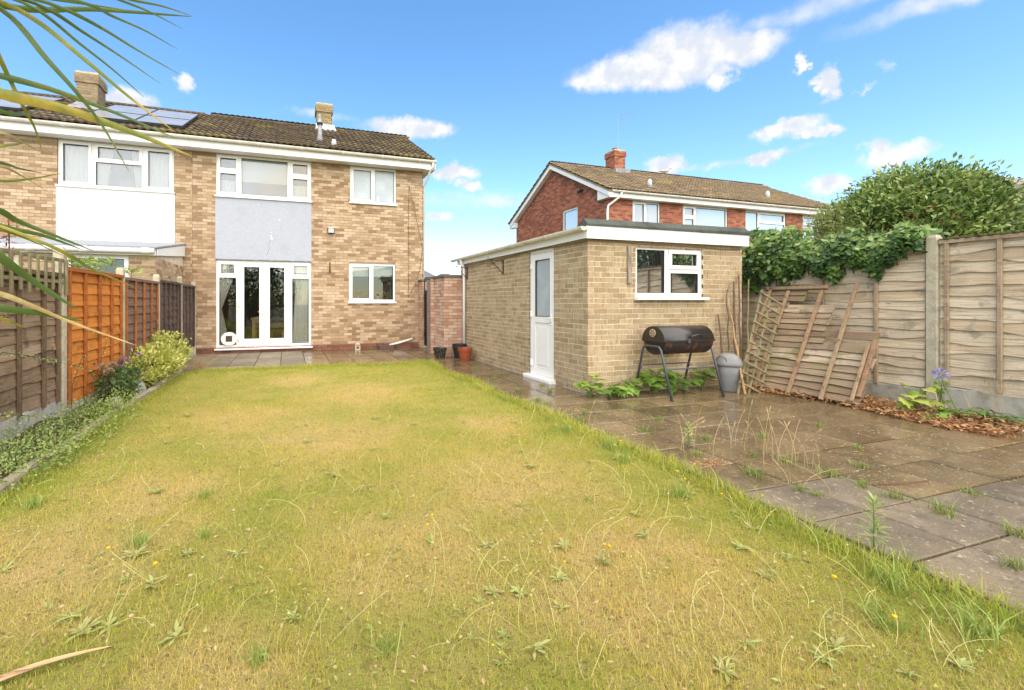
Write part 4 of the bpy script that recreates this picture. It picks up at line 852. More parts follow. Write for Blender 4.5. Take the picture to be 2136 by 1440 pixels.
# ================================================================== FENCES
def wood(name, cols, stain, moss=None, along=(14, 2.2, 60), lo=.48):
    lay = [((9, 3.5, 13), tuple(c * .42 for c in cols[0]), .66, .72, .8), ((along[0], along[1], along[2]), stain, lo, .72, .8), (2.2, tuple(c * .62 for c in cols[0]), .48, .72, .75), ((55, 9, 160), tuple(c * .5 for c in cols[0]), .56, .74, .6), (30, tuple(min(.8, c * 1.35) for c in cols[0]), .60, .75, .6)]
    lay.append(((17, 6, 26), tuple(c * .38 for c in cols[0]), .66, .73, .85))
    lay.append(((2.5, 1.2, 22), tuple(min(.85, c * 1.25) for c in cols[0]), .50, .66, .55))
    lay.append((3.6, tuple(c * .5 for c in cols[0]), .58, .66, .7))
    if moss: lay.append((3, moss, .5, .68, .6))
    return M(name, cols[0], .88, lay, tone=cols, bump=((30, 6, 110), .5, .006))
F_GREY = wood('weathered_brown_board', [(.27, .175, .105), (.33, .225, .14), (.21, .13, .08), (.40, .28, .18)], (.10, .06, .035))
F_ORANGE = wood('orange_stained_board', [(.62, .215, .035), (.57, .185, .03), (.66, .24, .045)], (.42, .115, .02), lo=.58)
F_BROWN = wood('brown_stained_board', [(.20, .125, .095), (.23, .145, .11), (.18, .11, .085)], (.12, .07, .05), lo=.55)
F_DARK = wood('dark_rough_board', [(.105, .07, .055), (.14, .095, .075), (.085, .055, .045)], (.04, .025, .02))
F_BAT = wood('dark_batten', [(.16, .10, .06), (.20, .13, .08)], (.07, .04, .025), along=(30, 30, 3))
F_ORBAT = wood('orange_batten', [(.42, .14, .03), (.36, .11, .025)], (.16, .05, .015), along=(30, 30, 3))
F_MOSSBAT = wood('mossy_lath', [(.24, .20, .11), (.30, .25, .14)], (.13, .12, .05), (.22, .21, .05), along=(30, 30, 3))
F_PALE = wood('pale_larch_board', [(.63, .51, .345), (.72, .605, .44), (.50, .375, .235), (.67, .535, .37), (.58, .44, .28), (.70, .58, .41)], (.30, .19, .10), lo=.47)
F_PALEBAT = wood('pale_batten', [(.44, .33, .21), (.38, .28, .18)], (.24, .16, .10), along=(30, 30, 3))
F_OLD = wood('mossy_old_board', [(.31, .235, .15), (.23, .155, .095), (.46, .37, .26), (.17, .11, .07), (.37, .285, .18)], (.13, .08, .045), (.20, .175, .06))
F_OLDBAT = wood('old_batten', [(.29, .17, .095), (.36, .26, .15), (.26, .19, .11)], (.14, .075, .04), along=(30, 30, 3))
MOSS = M('moss', (.12, .12, .025), 1, [(30, (.20, .18, .04), .4, .7)], bump=(90, 1, .02))

def board(fr, u0, u1, z0, hgt, rs, wav, thick=.012, tilt=.018, name='board', mat=None, parent=None, dropf=None):
    k = max(3, int((u1 - u0) / .12)); ph = rs.uniform(0, 9); f1 = rs.uniform(2.5, 6); vs = []; o_off = rs.uniform(0, .004)
    for i in range(k + 1):
        u = u0 + (u1 - u0) * i / k; d = dropf(u) if dropf else 0
        w = wav * (math.sin(u * f1 + ph) * .6 + math.sin(u * f1 * 2.7 + ph * 2) * .4) + rs.uniform(-1, 1) * wav * .15
        wo = .003 * math.sin(u * 4 + ph)
        vs += [fr.p(u, tilt + thick + o_off + wo, z0 + w + d), fr.p(u, thick + o_off * .3 + wo * .3, z0 + hgt + d), fr.p(u, 0, z0 + hgt + d), fr.p(u, tilt + o_off + wo, z0 + w + d)]
    fs = []
    for i in range(k):
        a = i * 4; c = a + 4; fs += [(a, c, c + 1, a + 1), (a + 1, c + 1, c + 2, a + 2), (a + 2, c + 2, c + 3, a + 3), (a + 3, c + 3, c, a)]
    fs += [(0, 1, 2, 3), (k * 4 + 3, k * 4 + 2, k * 4 + 1, k * 4)]
    m = MB(); m.add(vs, fs); return put(m, name, mat, parent)
def fence_panel(P0, P1, z0, z1, nb, mb_, mbat, bats, label, wav=.012, cap=True, seed=1, drop=0, o=0.0, batw=.04, capmat=None, group=None, batz=None):
    P0, P1 = Vector((*P0, 0)), Vector((*P1, 0)); L = (P1 - P0).length; fr = Frame(P0, P1 - P0); fr.P = fr.P + fr.n * o; rs = random.Random(seed)
    t = thing('lap_fence', (P0 + P1) / 2 + Vector((0, 0, z0)), label, 'fence', group); pitch = (z1 - z0 - .03) / nb; df = (lambda u: -drop * u / L) if drop else None
    for i in range(nb): board(fr, .0, L, z0 + i * pitch + rs.uniform(-.006, .006), pitch * 1.22, rs, wav, mat=mb_, parent=t, dropf=df)
    for b in bats:
        m = MB(); u = b * L; d = -drop * b; zb0, zb1 = (batz or (z0 - .005, z1 - .02)); m.bbox(fr, u - batw / 2, u + batw / 2, .036, .062, zb0 + d, zb1 + d, .005); put(m, 'batten', mbat, t)
    if cap:
        m = MB()
        for (a, b) in ((0, L),): m.poly_prism([fr.p(a, -.02, z1 - .05), fr.p(b, -.02, z1 - .05 - drop), fr.p(b, .066, z1 - .05 - drop), fr.p(a, .066, z1 - .05)], [fr.p(a, -.02, z1), fr.p(b, -.02, z1 - drop), fr.p(b, .066, z1 - .008 - drop), fr.p(a, .066, z1 - .008)])
        put(m, 'top_rail', capmat or mbat, t)
    return t, fr, L
def post(x, y, z1, label, w=.10, dx=0):
    m = MB(); c = w / 2; ch = .012
    pts = lambda k, z: [Vector((x + a * k, y + b * k, z)) for a, b in ((-c + ch, -c), (c - ch, -c), (c, -c + ch), (c, c - ch), (c - ch, c), (-c + ch, c), (-c, c - ch), (-c, -c + ch))]
    n = 8; V = pts(1, -.05) + pts(1, z1 - .04) + pts(.7, z1)
    m.add(V, [(i, (i + 1) % n, n + (i + 1) % n, n + i) for i in range(n)] + [(n + i, n + (i + 1) % n, 2 * n + (i + 1) % n, 2 * n + i) for i in range(n)] + [tuple(range(2 * n, 3 * n))])
    return tag(put(m, 'fence_post', W['concrete']), label, 'post', 'concrete fence posts')
def gravel_board(P0, P1, z1, label, o=0):
    P0, P1 = Vector((*P0, 0)), Vector((*P1, 0)); fr = Frame(P0, P1 - P0); m = MB(); m.bbox(fr, 0, (P1 - P0).length, -.025 + o, .03 + o, -.04, z1, .008); return tag(put(m, 'gravel_board', W['gravel_board']), label, 'board', 'concrete gravel boards')
LP = [(-2.45, 4.12), (-2.40, 5.96), (-2.37, 7.74), (-2.32, 9.45), (-2.27, 11.06), (-2.21, 12.24)]
def span(i, j, g=.055):
    a, b = Vector(LP[i]), Vector(LP[j]); d = (b - a).normalized(); return tuple(a + d * g), tuple(b - d * g)
post(*LP[1], 1.91, 'mossy concrete post between the grey-brown and the orange left fence panels'); post(*LP[2], 1.81, 'concrete post between the orange and the brown left fence panels')
post(*LP[3], 1.81, 'concrete post between the brown and the dark rough left fence panels'); post(*LP[4], 1.86, 'concrete post between the two dark rough left fence panels'); post(*LP[5], 1.80, 'concrete post where the left fence meets the house')
post(*LP[0], 1.9, 'concrete post at the near end of the grey-brown left fence panel')
pa, pb = span(0, 1); t1, fr1, L1 = fence_panel(pa, pb, .24, 1.62, 10, F_GREY, F_BAT, (.05, .3, .55, .79, .95), 'weathered grey-brown left fence panel with trellis strip on top', .016, True, 3, batz=(.22, 1.5))
for i in range(13): m = MB(); u = .06 + i * .14; m.bbox(fr1, u, u + .032, .067, .085, 1.40 + random.uniform(-.03, .03), 1.76, .003); put(m, 'trellis_lath', F_MOSSBAT, t1)
for z in (1.50, 1.735): m = MB(); m.bbox(fr1, 0, L1, .046, .066, z, z + .035, .003); put(m, 'trellis_rail', F_MOSSBAT, t1)
gravel_board(pa, pb, .235, 'pale stained concrete gravel board under the grey-brown left fence panel')
pa, pb = span(1, 2); fence_panel(pa, pb, .14, 1.70, 11, F_ORANGE, F_ORBAT, (.03, .27, .52, .76, .97), 'bright orange stained lap fence panel on the left', .003, True, 4); gravel_board(pa, pb, .13, 'concrete gravel board under the orange fence panel')
pa, pb = span(2, 3); fence_panel(pa, pb, .14, 1.68, 11, F_BROWN, F_ORBAT, (.03, .27, .52, .76, .97), 'brown stained lap fence panel left of the yellow-green shrub', .003, True, 5, capmat=F_BROWN); gravel_board(pa, pb, .13, 'concrete gravel board under the brown fence panel')
pa, pb = span(3, 4); fence_panel(pa, pb, .16, 1.72, 11, F_DARK, F_DARK, (.04, .22, .42, .62, .82, .96), 'dark rough fence panel, second from the house', .014, True, 6); gravel_board(pa, pb, .15, 'concrete gravel board under the dark fence panel second from the house')
pa, pb = span(4, 5); fence_panel(pa, pb, .22, 1.70, 10, F_DARK, F_DARK, (.05, .35, .65, .95), 'narrow dark rough fence panel touching the house', .014, True, 7); gravel_board(pa, pb, .21, 'concrete gravel board under the narrow fence panel touching the house')
# right-hand fence
FX = 7.65
post(FX, 3.36, 2.13, 'tall pale concrete post left of the near right fence panel', .115); post(FX, 5.27, 1.92, 'concrete post by the garage, half hidden in ivy'); post(FX, 1.42, 2.12, 'concrete post at the near end of the right fence', .115)
fence_panel((FX, 5.21), (FX, 3.43), .22, 1.96, 14, F_PALE, F_PALEBAT, (.06, .37, .73), 'pale weathered lap fence panel under the ivy', .024, True, 8, drop=-.0, batz=(.2, 1.9))
fence_panel((FX, 3.29), (FX, 1.49), .28, 2.06, 13, F_PALE, F_PALEBAT, (.035, .27, .52, .77), 'pale weathered lap fence panel at the right edge, moss on its top rail', .036, True, 9)
fence_panel((FX, 7.1), (FX, 5.33), .22, 1.80, 13, F_PALE, F_PALEBAT, (.06, .37, .73), 'pale lap fence panel glimpsed beside the garage corner behind the stakes', .012, True, 10)
gravel_board((FX, 5.21), (FX, 3.43), .20, 'concrete gravel board under the ivy-topped fence panel'); gravel_board((FX, 3.29), (FX, 1.49), .26, 'concrete gravel board under the right edge fence panel')
m = MB()
for i in range(60):
    y = 3.28 - i * .03; h = .012 + .014 * abs(math.sin(i * 1.3) * math.sin(i * .37)); m.lathe((FX - .03 + .02 * math.sin(i * 2.1), y, 2.055), [(.035, 0), (.03, h), (.012, h * 1.4)], 6)
tag(put(m, 'moss_strip', MOSS, None, True), 'strip of moss along the top of the right edge fence panel', 'moss')
# broken panel leaning on the fence
up = Vector((.91, .10, 1.52)).normalized(); d_ = Vector((0, -1, 0)); lf_ = Frame((6.64, 5.16, .02), d_, d_.cross(up), up)
lp = thing('broken_fence', (6.9, 4.4, 0), 'broken mossy fence panel leaning against the right fence', 'fence'); rs = random.Random(12); pit = .098
for i in range(17):
    z = .02 + i * pit; segs = [(0, 1.62)] if i < 8 else ([(0.0, 1.60)] if i == 9 else [(0.0, 1.02)] if i < 14 else [(.02, .62)])
    if i == 8: segs = [(0, 1.04)]
    if i == 14: segs = [(.02, .40)]
    for a, b in segs: board(lf_, a + rs.uniform(0, .03), b - rs.uniform(0, .04), z, pit * 1.45, rs, .010, mat=F_OLD, parent=lp, tilt=.024)
for (u, za, zb, tw, mt) in ((.06, 0, 1.72, .01, F_OLDBAT), (.34, 0, 1.66, .0, F_OLDBAT), (.80, -.02, 1.66, .0, F_OLDBAT), (1.20, -.02, 1.76, .02, F_OLDBAT), (1.58, .10, .90, .03, F_OLDBAT)):
    m = MB(); m.bbox(lf_, u - .022, u + .022, .046, .075, za, zb, .005); put(m, 'batten', mt, lp)
m = MB(); m.bbox(lf_, -.02, .86, .03, .075, 1.68, 1.74, .006); put(m, 'top_rail', F_OLDBAT, lp)
m = MB(); m.bbox(lf_, 1.52, 1.555, .076, .10, .02, .80, .005); put(m, 'loose_batten', F_OLDBAT, lp)
# trellis and stakes by the bin
tup = Vector((.62, .12, 1.42)).normalized(); td = Vector((.62, .02, 0)).normalized(); td = (td - tup * td.dot(tup)).normalized(); tn = td.cross(tup); tf = Frame((6.02, 4.66, .0), td, tn if tn.y < 0 else -tn, tup)
tr = thing('trellis', (6.2, 4.7, 0), 'mossy wooden garden trellis leaning beside the grey bin', 'trellis')
for u in (0, .20, .42): m = MB(); m.bbox(tf, u, u + .028, 0, .018, 0, 1.62 - u * .2, .003); put(m, 'upright', F_MOSSBAT, tr)
for i in range(10): m = MB(); z = .16 + i * .155; m.bbox(tf, -.03 + .01 * (i % 3), .47, .019, .036, z, z + .026, .003); put(m, 'cross_lath', F_MOSSBAT, tr)
STK = M('bark_stake', (.42, .27, .13), .9, [((30, 30, 4), (.22, .13, .06), .45, .7)]); STD = M('dark_stake', (.15, .10, .065), .9, [((30, 30, 4), (.08, .05, .03), .45, .7)])
for (a, b, r, mt, l) in (((6.08, 4.58, .01), (6.28, 5.0, 1.36), .016, STK, 'pale crooked stick leaning behind the bin'), ((6.45, 4.98, .0), (6.72, 5.26, 1.62), .024, STD, 'thick dark stake leaning at the garage corner'), ((6.55, 5.0, .0), (6.86, 5.27, 1.72), .018, STD, 'dark stake leaning behind the trellis, nearest the fence'), ((6.36, 5.02, 0), (6.60, 5.27, 1.5), .014, STD, 'thin dark cane leaning at the garage corner'), ((6.62, 4.95, 0), (6.98, 5.2, 1.66), .016, F_MOSSBAT, 'green mossy cane leaning behind the trellis'), ((6.30, 5.06, 0), (6.42, 5.27, 1.1), .02, STD, 'short dark stake against the garage wall')):
    a, b = Vector(a), Vector(b); m = MB(); n = 7; m.tube([a.lerp(b, i / n) + Vector((random.uniform(-1, 1), random.uniform(-1, 1), 0)) * .012 for i in range(n + 1)], [r * (1 - .4 * i / n) for i in range(n + 1)], 6); tag(put(m, 'stake', mt), l, 'stake', 'garden stakes by the garage corner')

# ================================================================== BARBECUE, BIN, POTS
bq = thing('drum_barbecue', (5.2, 4.9, 0), 'black half-barrel drum barbecue on grey tube legs by the garage wall', 'barbecue')
BLK = M('barbecue_enamel', (.018, .015, .014), .33, [(3.5, (.13, .045, .025), .60, .70, .7), (25, (.07, .065, .06), .60, .75, .5), (5, (.04, .02, .012), .5, .75, .7)], spec=.6); RST = M('scorched_enamel', (.03, .022, .02), .5, [((9, 9, 5), (.22, .06, .02), .50, .66, .85), (40, (.02, .015, .012), .45, .65, .6)])
bx0, bx1, by, bz, br = 4.80, 5.68, 4.92, .765, .20; bfr = Frame((bx0, by, bz), (1, 0, 0)); L_ = bx1 - bx0
def half(m, a0, a1, r, x0, x1, n=14, t=.006, closed=True):
    P = [(r * math.cos(a0 + (a1 - a0) * i / n), r * math.sin(a0 + (a1 - a0) * i / n)) for i in range(n + 1)]
    for xs, xe in ((x0, x1),):
        V = [Vector((xs, by + p, bz + q)) for p, q in P] + [Vector((xe, by + p, bz + q)) for p, q in P]; k = n + 1
        m.add(V, [(i, i + 1, k + i + 1, k + i) for i in range(n)] + [tuple(range(k))[::-1], tuple(range(k, 2 * k))])
m = MB(); half(m, 0, math.pi, br, bx0, bx1); lid = put(m, 'lid', BLK, bq)
for p in lid.data.polygons: p.use_smooth = len(p.vertices) == 4
m = MB(); half(m, math.pi, 2 * math.pi, br * .97, bx0 + .02, bx1 - .01); bowl = put(m, 'bowl', RST, bq)
for p in bowl.data.polygons: p.use_smooth = len(p.vertices) == 4
m = MB(); m.box(bfr, -.004, L_ + .004, -br - .006, -br + .006, -.014, .012); m.box(bfr, -.004, L_ + .004, br - .006, br + .006, -.014, .012); m.box(bfr, -.006, .0, -br, br, -.014, .010); put(m, 'rim', BLK, bq)
# vent disc with holes
VENT = M('vent_steel', (.55, .46, .32), .4, metal=.6); m = MB(); vc = Vector((bx0 - .004, by - .0, bz + .105)); m.lathe(vc, [(.055, 0), (.055, .006), (.05, .009)], 18, axis=(-1, 0, 0)); vd = put(m, 'vent_disc', VENT, lid)
for i in range(6):
    a = i * math.pi / 3; m = MB(); m.lathe(vc + Vector((-.0085, math.cos(a) * .033, math.sin(a) * .033)), [(.010, 0), (.009, .003)], 10, axis=(-1, 0, 0)); put(m, 'vent_hole', W['black'], vd)
m = MB(); m.lathe(vc + Vector((-.009, 0, 0)), [(.008, 0), (.006, .008)], 8, axis=(-1, 0, 0)); put(m, 'rivet', W['black'], vd)
hb = []
for i in range(9):
    t_ = i / 8; hb.append((bx0 + .42 + .24 * t_, by - br - .01 - .035 * math.sin(math.pi * min(1, max(0, t_))) ** .5, bz + .055 + .03 * math.sin(math.pi * t_)))
m = MB(); m.tube(hb, .010, 8); put(m, 'handle', BLK, lid, True)
LEG = M('grey_tube', (.09, .10, .12), .4, metal=.4)
for x, nm in ((bx0 - .0, 'a'), (bx1 + .0, 'b')):
    xb = x + (-.02 if nm == 'a' else .0); m = MB(); zt = .69
    m.tube([(xb, 4.58, .0), (xb, 4.76, zt - .05), (xb, 4.79, zt - .008), (xb, 4.83, zt), (xb, 5.01, zt), (xb, 5.05, zt - .008), (xb, 5.08, zt - .05), (xb, 5.24, .0)], .0155, 10); put(m, 'leg_frame', LEG, bq, True)
    for y in (4.58, 5.24): m = MB(); m.tube([(xb, y + (.0 if y < 5 else 0), -.002), (xb, y + (.016 if y < 5 else -.016), .06)], .0185, 10); put(m, 'foot_cap', W['black'], bq)
for y, z in ((4.685, .40), (5.135, .40)): m = MB(); m.tube([(bx0 - .02, y - .0, z - .05), (bx0 + .0, y, z - .01), (bx0 + .03, y, z), (bx1 - .03, y, z), (bx1 + .0, y, z - .01), (bx1, y, z - .05)], .010, 8); put(m, 'side_rail', LEG, bq, True)
m = MB(); m.bbox(bfr, .40, .44, br + .0, br + .012, -.03, .02, .003); put(m, 'latch', LEG, bq)
# swing bin, standing corner-on
GB = M('grey_bin_plastic', (.19, .188, .185), .5, [(14, (.23, .228, .225), .45, .65, .6), ((5, 5, 2), (.15, .145, .14), .55, .75, .5)])
bn = thing('swing_bin', (6.12, 4.86, 0), 'grey plastic swing-lid bin beside the barbecue', 'bin')
def sup(r, z, e=3.2, rot=.78, n=28):
    out_ = []
    for i in range(n):
        a = 2 * math.pi * i / n; c, s_ = math.cos(a), math.sin(a); k = r / (abs(c) ** e + abs(s_) ** e) ** (1 / e); x, y = c * k, s_ * k
        out_.append(Vector((6.12 + x * math.cos(rot) - y * math.sin(rot), 4.86 + x * math.sin(rot) + y * math.cos(rot), z)))
    return out_
def loft(m, rings, capb=True, capt=True):
    n = len(rings[0]); m.add([v for r_ in rings for v in r_], [(i * n + j, i * n + (j + 1) % n, (i + 1) * n + (j + 1) % n, (i + 1) * n + j) for i in range(len(rings) - 1) for j in range(n)] + ([tuple(range(n))[::-1]] if capb else []) + ([tuple(range((len(rings) - 1) * n, len(rings) * n))] if capt else []))
m = MB(); loft(m, [sup(.095, .0), sup(.105, .02), sup(.135, .25), sup(.152, .40)]); put(m, 'body', GB, bn, True)
m = MB(); loft(m, [sup(.164, .375), sup(.168, .385), sup(.168, .415), sup(.160, .43), sup(.150, .47, 2.8), sup(.125, .515, 2.5), sup(.085, .545, 2.2), sup(.04, .556, 2)]); ld = put(m, 'lid', GB, bn, True)
m = MB(); bn_n = Vector((-1, -.02, 0)).normalized(); fl_ = []
for i in range(9): a = math.pi * i / 8; fl_.append(Vector((6.12 - .142, 4.86 + .0 - .085 * math.cos(a), .435 + .075 * math.sin(a))))
m.poly_prism(fl_, [v + Vector((.05, 0, .02)) for v in fl_]); put(m, 'flap', M('dark_bin_plastic', (.10, .10, .11), .4), ld)
# pots
def pot(loc, r0, r1, h, mat, label, rim=True):
    x, y = loc; t = thing('plant_pot', (x, y, 0), label, 'pot'); m = MB(); m.lathe((x, y, 0), [(r0, 0), (r1 * .97, h * .72), (r1 * .97, h * .74), (r1 * 1.06, h * .75), (r1 * 1.07, h), (r1 * .95, h), (r1 * .9, h * .9)], 24); put(m, 'body', mat, t)
    m = MB(); m.lathe((x, y, h * .86), [(r1 * .93, 0), (r1 * .5, .012)], 16); put(m, 'compost', M('compost', (.035, .025, .018), 1), t); return t
pot((3.76, 9.22), .115, .155, .28, M('red_plastic_pot', (.30, .07, .03), .45, [(9, (.22, .05, .02), .5, .7)]), 'reddish brown plastic plant pot at the garage downpipe')
pot((3.80, 9.66), .12, .16, .32, W['black'], 'black plastic plant pot behind the reddish pot')
gp_ = pot((3.36, 9.78), .12, .15, .24, W['black'], 'black plastic pot with dead straw-coloured grass by the pink wall')

# ================================================================== PLANTING
def foliage(name, cols, transl=.3, rough=.55, spec=.4): return M(name, cols[0], rough, attr=cols, transl=transl, spec=spec)
STEM = M('green_stem', (.16, .19, .06), .7); DSTEM = M('woody_stem', (.09, .05, .035), .9); STRAW = M('straw', (.50, .38, .19), .8, transl=.2)
YEL = M('yellow_petal', (.75, .48, .02), .6, transl=.2)
# ---- lawn grass
def grass_material():
    m = bpy.data.materials.new('grass_blade'); m.use_nodes = True; nt = m.node_tree; b = nt.nodes['Principled BSDF']; out = nt.nodes['Material Output']
    f = dry_nodes(nt); at = nt.nodes.new('ShaderNodeAttribute'); at.attribute_name = 'r'
    a = nt.nodes.new('ShaderNodeMath'); a.operation = 'MULTIPLY_ADD'; a.use_clamp = True; nt.links.new(f, a.inputs[0]); a.inputs[1].default_value = .65; nt.links.new(at.outputs['Fac'], a.inputs[2])
    cr = nt.nodes.new('ShaderNodeValToRGB'); e = cr.color_ramp.elements; nt.links.new(a.outputs[0], cr.inputs[0])
    for p, c in ((.28, (.43, .45, .07)), (.52, (.58, .505, .105)), (.75, (.69, .53, .18))): q = e.new(p); q.color = (*c, 1)
    e[0].color = (.27, .37, .05, 1); e[-1].color = (.72, .55, .26, 1)
    nt.links.new(cr.outputs[0], b.inputs['Base Color']); b.inputs['Roughness'].default_value = .7; b.inputs['Specular IOR Level'].default_value = .25
    tr = nt.nodes.new('ShaderNodeBsdfTranslucent'); nt.links.new(cr.outputs[0], tr.inputs[0]); mx = nt.nodes.new('ShaderNodeMixShader'); mx.inputs[0].default_value = .42
    nt.links.new(b.outputs[0], mx.inputs[1]); nt.links.new(tr.outputs[0], mx.inputs[2]); nt.links.new(mx.outputs[0], out.inputs[0]); return m
GRASS = grass_material()
def blades(name, X, Y, h, w, r, lean=.55, z=None, mat=None, parent=None, kind='stuff'):
    n = len(X); Z = np.array([lawn_z(a, b) for a, b in zip(X, Y)]) - .004 if z is None else z
    az = rng.random(n) * 6.283; l = rng.normal(0, lean, n); dx, dy = np.cos(az), np.sin(az); la = az + 1.57 + rng.normal(0, .5, n)
    wx, wy = np.cos(la) * w * .5, np.sin(la) * w * .5
    V = np.empty((n, 5, 3)); mx = .45
    for k, (sx, t, bend) in enumerate(((-1, 0, 0), (1, 0, 0), (-.8, .55, .35), (.8, .55, .35), (0, 1, 1))):
        V[:, k, 0] = X + wx * sx + dx * h * l * bend; V[:, k, 1] = Y + wy * sx + dy * h * l * bend; V[:, k, 2] = Z + h * t * (1 - .12 * np.minimum(np.abs(l), 2) * bend)
    i = np.arange(n)[:, None] * 5; F = np.concatenate([i + np.array([[0, 1, 3]]), i + np.array([[0, 3, 2]]), i + np.array([[2, 3, 4]])], 1).reshape(-1, 3)
    return tri_mesh(name, V.reshape(-1, 3), F, mat or GRASS, parent, np.repeat(np.clip(r, 0, 1), 5), kind)
def lawn_points(n, y0, y1):
    X = rng.uniform(LX0 + .02, LX1 + .03, n); Y = rng.uniform(y0, y1, n); return X, Y
Xs, Ys = [], []
for n, a, b in ((190000, .9, 2.4), (150000, 2.4, 4.2), (90000, 4.2, 6.4), (60000, 6.4, 9.2), (70000, .1, .9)):
    X, Y = lawn_points(n, a, b); vis = (X * .3068 + Y * .9518 > 1.1) | (rng.random(n) < .15); Xs.append(X[vis]); Ys.append(Y[vis])
X = np.concatenate(Xs); Y = np.concatenate(Ys); n = len(X)
edge = np.clip(np.maximum(np.maximum((X - 2.25) / .5, (-1.35 - X) / .5), (Y - 8.3) / .7), 0, 1); far = np.clip((Y - 2) / 6, 0, 1)
patch = .5 + .5 * np.sin(X * 2.3 + 1.3 * np.sin(Y * 1.7)) * np.sin(Y * 2.1 + X)
clump = np.clip(np.sin(X * 9 + 2 * np.sin(Y * 5)) * np.sin(Y * 8 + 2 * np.sin(X * 6)), 0, 1); h = (.007 + .018 * rng.random(n) ** 1.5) * (1 + .9 * edge * rng.random(n) + .6 * patch * (rng.random(n) < .3) + .9 * clump * rng.random(n)); r = rng.normal(.19, .19, n) - .26 * edge * rng.random(n)
blades('lawn_grass', X, Y, h, .0023 + .0025 * far, r)['label'] = 'short patchy green and straw coloured lawn grass'
bpy.data.objects['lawn_grass']['category'] = 'grass'
# longer fringe along the patio edge and the far edge
n = 9000; Y = rng.uniform(.4, 9.1, n); X = 2.80 + rng.normal(0, .07, n) + .05 * np.sin(Y * 3); n2 = 5000; X = np.concatenate([X, rng.uniform(-1.7, 2.8, n2), -1.78 + rng.normal(0, .05, 3000)]); Y = np.concatenate([Y, 9.1 + rng.normal(0, .08, n2), rng.uniform(3, 9, 3000)])
n = len(X); g = blades('grass_fringe', X, Y, (.04 + .07 * rng.random(n) ** 2), .0042, rng.normal(.12, .15, n), .7); g['label'] = 'longer green grass fringe along the edges of the lawn'; g['category'] = 'grass'
# ---- lawn weeds: rosettes with thin stalks
ROS = foliage('rosette_leaf', [(.27, .33, .075), (.37, .41, .12), (.47, .47, .18), (.34, .19, .085)]); STK2 = M('pale_stalk', (.50, .47, .17), .7, transl=.2)
def weed(k):
    rs = random.Random(100 + k); t = thing('rosette_weed', (0, 0, 0), 'low rosette weed with curling stalks and ' + ['yellow flower heads', 'no flower heads', 'straw-coloured seed heads', 'no flower heads'][k % 4] + ' in the lawn', 'weed', 'rosette weeds in the lawn with ' + ['yellow flowers', 'bare stalks', 'seed heads', 'bare stalks'][k % 4])
    n = rs.randint(9, 20); P = np.zeros((n, 3)); P[:, 2] = .01; a = rng.random(n) * 6.28; D = np.stack([np.cos(a), np.sin(a), .08 + .3 * rng.random(n) ** 2], 1); NN = np.tile(np.array([[0, 0, 1.]]), (n, 1))
    leaf_mesh('leaves', P, D, NN, .03 + .06 * rng.random(n), .010 + .012 * rng.random(n), ROS, t, fold=.2, r=rng.random(n) * .8 + (.2 if k % 4 == 3 else 0), tipw=.65)
    m = MB(); heads = []
    for i in range(rs.randint(1, 4)):
        a_ = rs.uniform(0, 6.28); l = rs.uniform(.12, .36); b_ = rs.uniform(.25, .9); pts = []
        c2 = rs.uniform(-1.2, 1.2)
        for j in range(7):
            q = j / 6; aa = a_ + c2 * q; pts.append((math.cos(aa) * l * b_ * q, math.sin(aa) * l * b_ * q, .01 + l * (q - b_ * .45 * q * q)))
        m.tube(pts, [.0013] * 6 + [.0011], 3); heads.append(pts[-1])
    put(m, 'stalk', STK2, t)
    if k % 2 == 0:
        for p in heads[:2]: m = MB(); m.lathe(p, [(.003, -.006), (.005, 0), (.010, .006), (.009, .010), (.002, .011)], 8); put(m, 'flower_head', YEL if k % 4 == 0 else STRAW, t)
    return t
protos = [weed(k) for k in range(8)]; used = set(); rs = random.Random(22); cnt = 0
while cnt < 130:
    zc_ = 1.55 * (5.2 / 1.55) ** rs.random(); u = rs.uniform(-.98, 1.30); x, y = zc_ * (u * .9518 + .3068), zc_ * (-u * .3068 + .9518)
    if not (-1.72 < x < 2.72 and .6 < y < 8.9): continue
    k = cnt % 8; o = protos[k] if k not in used else copy_tree(protos[k]); used.add(k); o.location = (x, y, lawn_z(x, y)); o.rotation_euler = (0, 0, rs.uniform(0, 6.28)); s = .32 + .6 * rs.random() ** 1.6; o.scale = (s, s, s); cnt += 1
# thin pale seed stalks lying all over the turf, and scraps of dead leaf
m = MB(); rs = random.Random(77); hd_ = MB()
for i in range(420):
    zc_ = 1.5 * (6.5 / 1.5) ** rs.random(); u = rs.uniform(-.98, 1.30); x, y = zc_ * (u * .9518 + .3068), zc_ * (-u * .3068 + .9518)
    if not (-1.72 < x < 2.74 and .6 < y < 8.9): continue
    a_ = rs.gauss(.9, 1.0); l = rs.uniform(.08, .30); b_ = rs.uniform(.3, 1.0); c2 = rs.uniform(-1.3, 1.3); pts = []
    for j in range(6): q = j / 5; aa = a_ + c2 * q; pts.append((x + math.cos(aa) * l * b_ * q, y + math.sin(aa) * l * b_ * q, lawn_z(x, y) + l * (q - b_ * .5 * q * q) * .8))
    m.tube(pts, .0008 + .0002 * zc_, 3, cap=False)
    if i % 3 == 0: m.lathe(pts[-1], [(.002, -.004), (.006, .004), (.002, .010)], 5)
o = put(m, 'seed_stalks', STK2, None, kind='stuff'); o['label'] = 'thin pale seed stalks bent over all across the lawn'; o['category'] = 'grass'
n = 5200; X = rng.uniform(-1.75, 2.78, n); Y = .9 + 7.8 * rng.random(n) ** 1.5; P = np.stack([X, Y, np.array([lawn_z(a, b) for a, b in zip(X, Y)]) + .010 + .012 * rng.random(n)], 1); D = unit(n); D[:, 2] *= .4; NN = unit(n); NN[:, 2] = np.abs(NN[:, 2]) + .8
